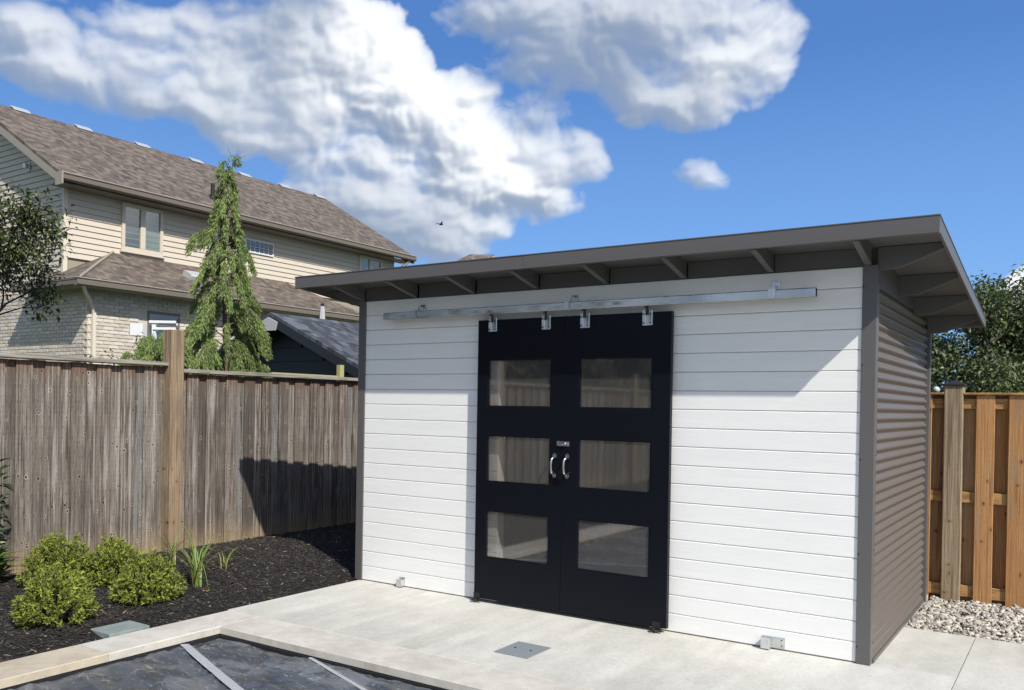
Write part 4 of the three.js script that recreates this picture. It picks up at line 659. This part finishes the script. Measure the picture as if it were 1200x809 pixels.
limbTree({ name: 'dense_tree', label: 'lower dense green tree beneath the white cloud at the fence end', at: [1.5, 0, -12.6], seed: 9, trunk: 1.65, girth: .12, limbs: 15, levels: 2, split: 3, len: 1.0, per: 110, puff: .36, leaf: .10, ratio: .55, color: [.085, .122, .034], oddColor: [.16, .2, .075], odd: .25, group: grp });
// trees past the end of the grey fence, mirrored in the door panes
[[-8.6, 5.9], [-9.2, 8], [-8.4, 10.2], [-9.4, 12.4], [-8.6, 14.6], [-9.8, 17]].forEach(([x, z], i) => limbTree({ name: 'yard_tree', label: 'leafy tree beyond the grey fence, seen only mirrored in the door panes', at: [x, 0, z], seed: 21 + i, trunk: 3.0, girth: .13, limbs: 15, levels: 2, split: 2, len: 1.05, per: 60, puff: .38, leaf: .15, ratio: .6, color: [.05, .08, .03], oddColor: [.09, .12, .04], odd: .2, group: 'trees beyond the grey fence' }));
{ // weeping cypress
  const t = thing('weeping_cypress', 'narrow weeping cypress with drooping sprays behind the grey fence', 'tree', [-7.25, 0, -.76]), r = rng(64), L = [], wood = [];
  part('trunk', taper([V(0, -.2, 0), V(.02, 1.6, -.01), V(-.02, 3.2, .02), V(.02, 4.1, 0), V(.06, 4.42, -.03)], .055, .006, 7, 24), M.barkRed, t);
  const prof = (y) => y > 3.9 ? .07 + (4.4 - y) * .1 : y > 3.25 ? .12 + (3.9 - y) * .36 : .4 + .05 * Math.sin(y * 6);
  const spray = (p, len, out, dens) => {                              // a hanging branchlet clothed in scale leaves
    const e = p.clone().add(V(out.x * len * .35, -len, out.z * len * .35)), n = Math.round(dens * len * 460), tone = .65 + r() * .7;
    for (let k = 0; k < n; k++) { const q = r(), b = p.clone().lerp(e, q).add(V((r() - .5) * .05, (r() - .5) * .03, (r() - .5) * .05)), ld = V((r() - .5) * 1.3 + out.x * .5, -.8 - r() * .6, (r() - .5) * 1.3 + out.z * .5), g = tone * (.6 + r() * .8); L.push([b, ld, dirOn(r), .03 + r() * .04, .008 + r() * .007, [.17 * g, .235 * g, .06 * g]]); }
  };
  let k = 0;
  for (let y = .9; y < 4.35; y += .036, k++) {
    const a = k * 2.4 + r() * .6, R = prof(y) * (.55 + r() * .62) * (r() < .12 ? 1.45 : 1), d = V(Math.cos(a) * (Math.cos(a) > 0 ? .75 : 1), 0, Math.sin(a)), up = r() * .12, p0 = V(0, y, 0), p1 = V(d.x * R * .55, y + up, d.z * R * .55), p2 = V(d.x * R, y - .05 - R * .25 * r(), d.z * R);
    wood.push(taper([p0, p1, p2], .009, .003, 4, 6));
    const c = new THREE.CatmullRomCurve3([p0, p1, p2]), n = Math.max(4, Math.round(R * 20));
    for (let q = 1; q <= n; q++) spray(c.getPoint(.2 + .8 * q / n), (.10 + r() * .2) * (y > 3.6 ? .75 : 1) * (.7 + R * .6), d, 1.25);
  }
  for (const [x, y, z, R] of [[-.1, 2.1, .75, .3], [-.3, 2.2, 1.1, .26], [-.5, 2.05, 1.3, .26], [-.1, 1.95, -.5, .3], [-.3, 1.95, -.8, .26], [-.2, 1.9, .3, .42]]) for (let q = 0; q < 34; q++) { const d = dirOn(r, -.2); spray(V(x * .6 + d.x * R, y + d.y * R * .7, z * .6 + d.z * R), .14 + r() * .16, d, 1.1); }
  for (let q = 0; q < 5; q++) { const d = V(r() - .5, .9, r() - .5); const p = V(.06, 4.35, -.03); wood.push(taper([p, p.clone().addScaledVector(d, .1), p.clone().add(V(d.x * .3, .12 + r() * .12, d.z * .3))], .004, .001, 4, 5)); spray(p.clone().add(V(d.x * .12, .12, d.z * .12)), .1, d, .6); }
  part('branches', plain(wood), M.barkRed, t); part('foliage', leaves(L, .15, .1), M.leaf, t);
}
function hedgePlant(name, label, at, rx, ry, rz, n, leaf, color, seed) {
  const t = thing(name, label, 'shrub', at), r = rng(seed), L = [], st = [];
  for (let k = 0; k < 14; k++) { const d = dirOn(r, 0); st.push(taper([V(0, 0, 0), V(d.x * rx * .4, ry * .7, d.z * rz * .4), V(d.x * rx * .8, ry * (1 + d.y * .8), d.z * rz * .8)], .008, .003, 4, 5)); }
  for (let k = 0; k < n; k++) { const d = dirOn(r).multiplyScalar(Math.cbrt(r())), g = .55 + r() * .9; L.push([V(d.x * rx, ry + d.y * ry, d.z * rz), dirOn(r, -.6), V(r() - .5, 1, r() - .5), leaf * (.6 + r() * .7), leaf * .5, color.map((c) => c * g)]); }
  part('foliage', leaves(L), M.leaf, t); part('stem', plain(st), M.bark, t);
}
hedgePlant('garden_shrub', 'feathery green shrub peeping over the fence beside the tan post', [-8.1, 0, -.28], .2, 1.2, .3, 2600, .06, [.07, .11, .03], 301);
hedgePlant('garden_shrub', 'pale leaved low hedge just topping the grey fence cap', [-8.3, 0, .1], .3, 1.09, .7, 3000, .05, [.13, .15, .06], 302);
hedgePlant('garden_shrub', 'leafy shrub in the mulch bed beside the grey fence, reaching past the flower', [-6.2, .1, 2.62], .22, .62, .42, 700, .10, [.045, .085, .025], 303);

{ // bird
  const t = thing('flying_bird', 'small dark bird gliding against the white cloud', 'bird', [-26.9, 11.03, -29.7]); t.rotation.y = 1.2;
  const b = new THREE.SphereGeometry(.06, 12, 8); b.scale(2.2, .8, .8); part('body', b, M.dark, t);
  for (const s of [-1, 1]) part('wing', poly([[[.06, .02, s * .03], [-.06, .02, s * .03], [-.09, .09, s * .22], [-.02, .1, s * .24]], [[-.02, .1, s * .24], [-.09, .09, s * .22], [-.16, .03, s * .42]]]), M.darkWing ??= std({ color: lin(.012, .012, .013), roughness: .8, side: THREE.DoubleSide }), t);
  part('tail', poly([[[-.1, 0, -.02], [-.24, .005, -.05], [-.24, .005, .05], [-.1, 0, .02]]]), M.darkWing, t);
}
{ // roof corner glimpsed left of the fence post
  const t = thing('garden_lamp', 'small pale globe lamp beside the capped cedar post', 'lamp', [-.02, 0, -3.0]); part('pole', cyl(.015, .015, 1.84, 8, 0, -.2, 0), M.iron, t); part('globe', (() => { const g = new THREE.SphereGeometry(.03, 14, 10); g.translate(0, 1.82, 0); return g; })(), std({ color: lin(.5, .6, .55), roughness: .4 }), t);
}

scene.traverse((o) => { if (o.isMesh) { o.castShadow = true; o.receiveShadow = true; } });
renderer.render(scene, camera);
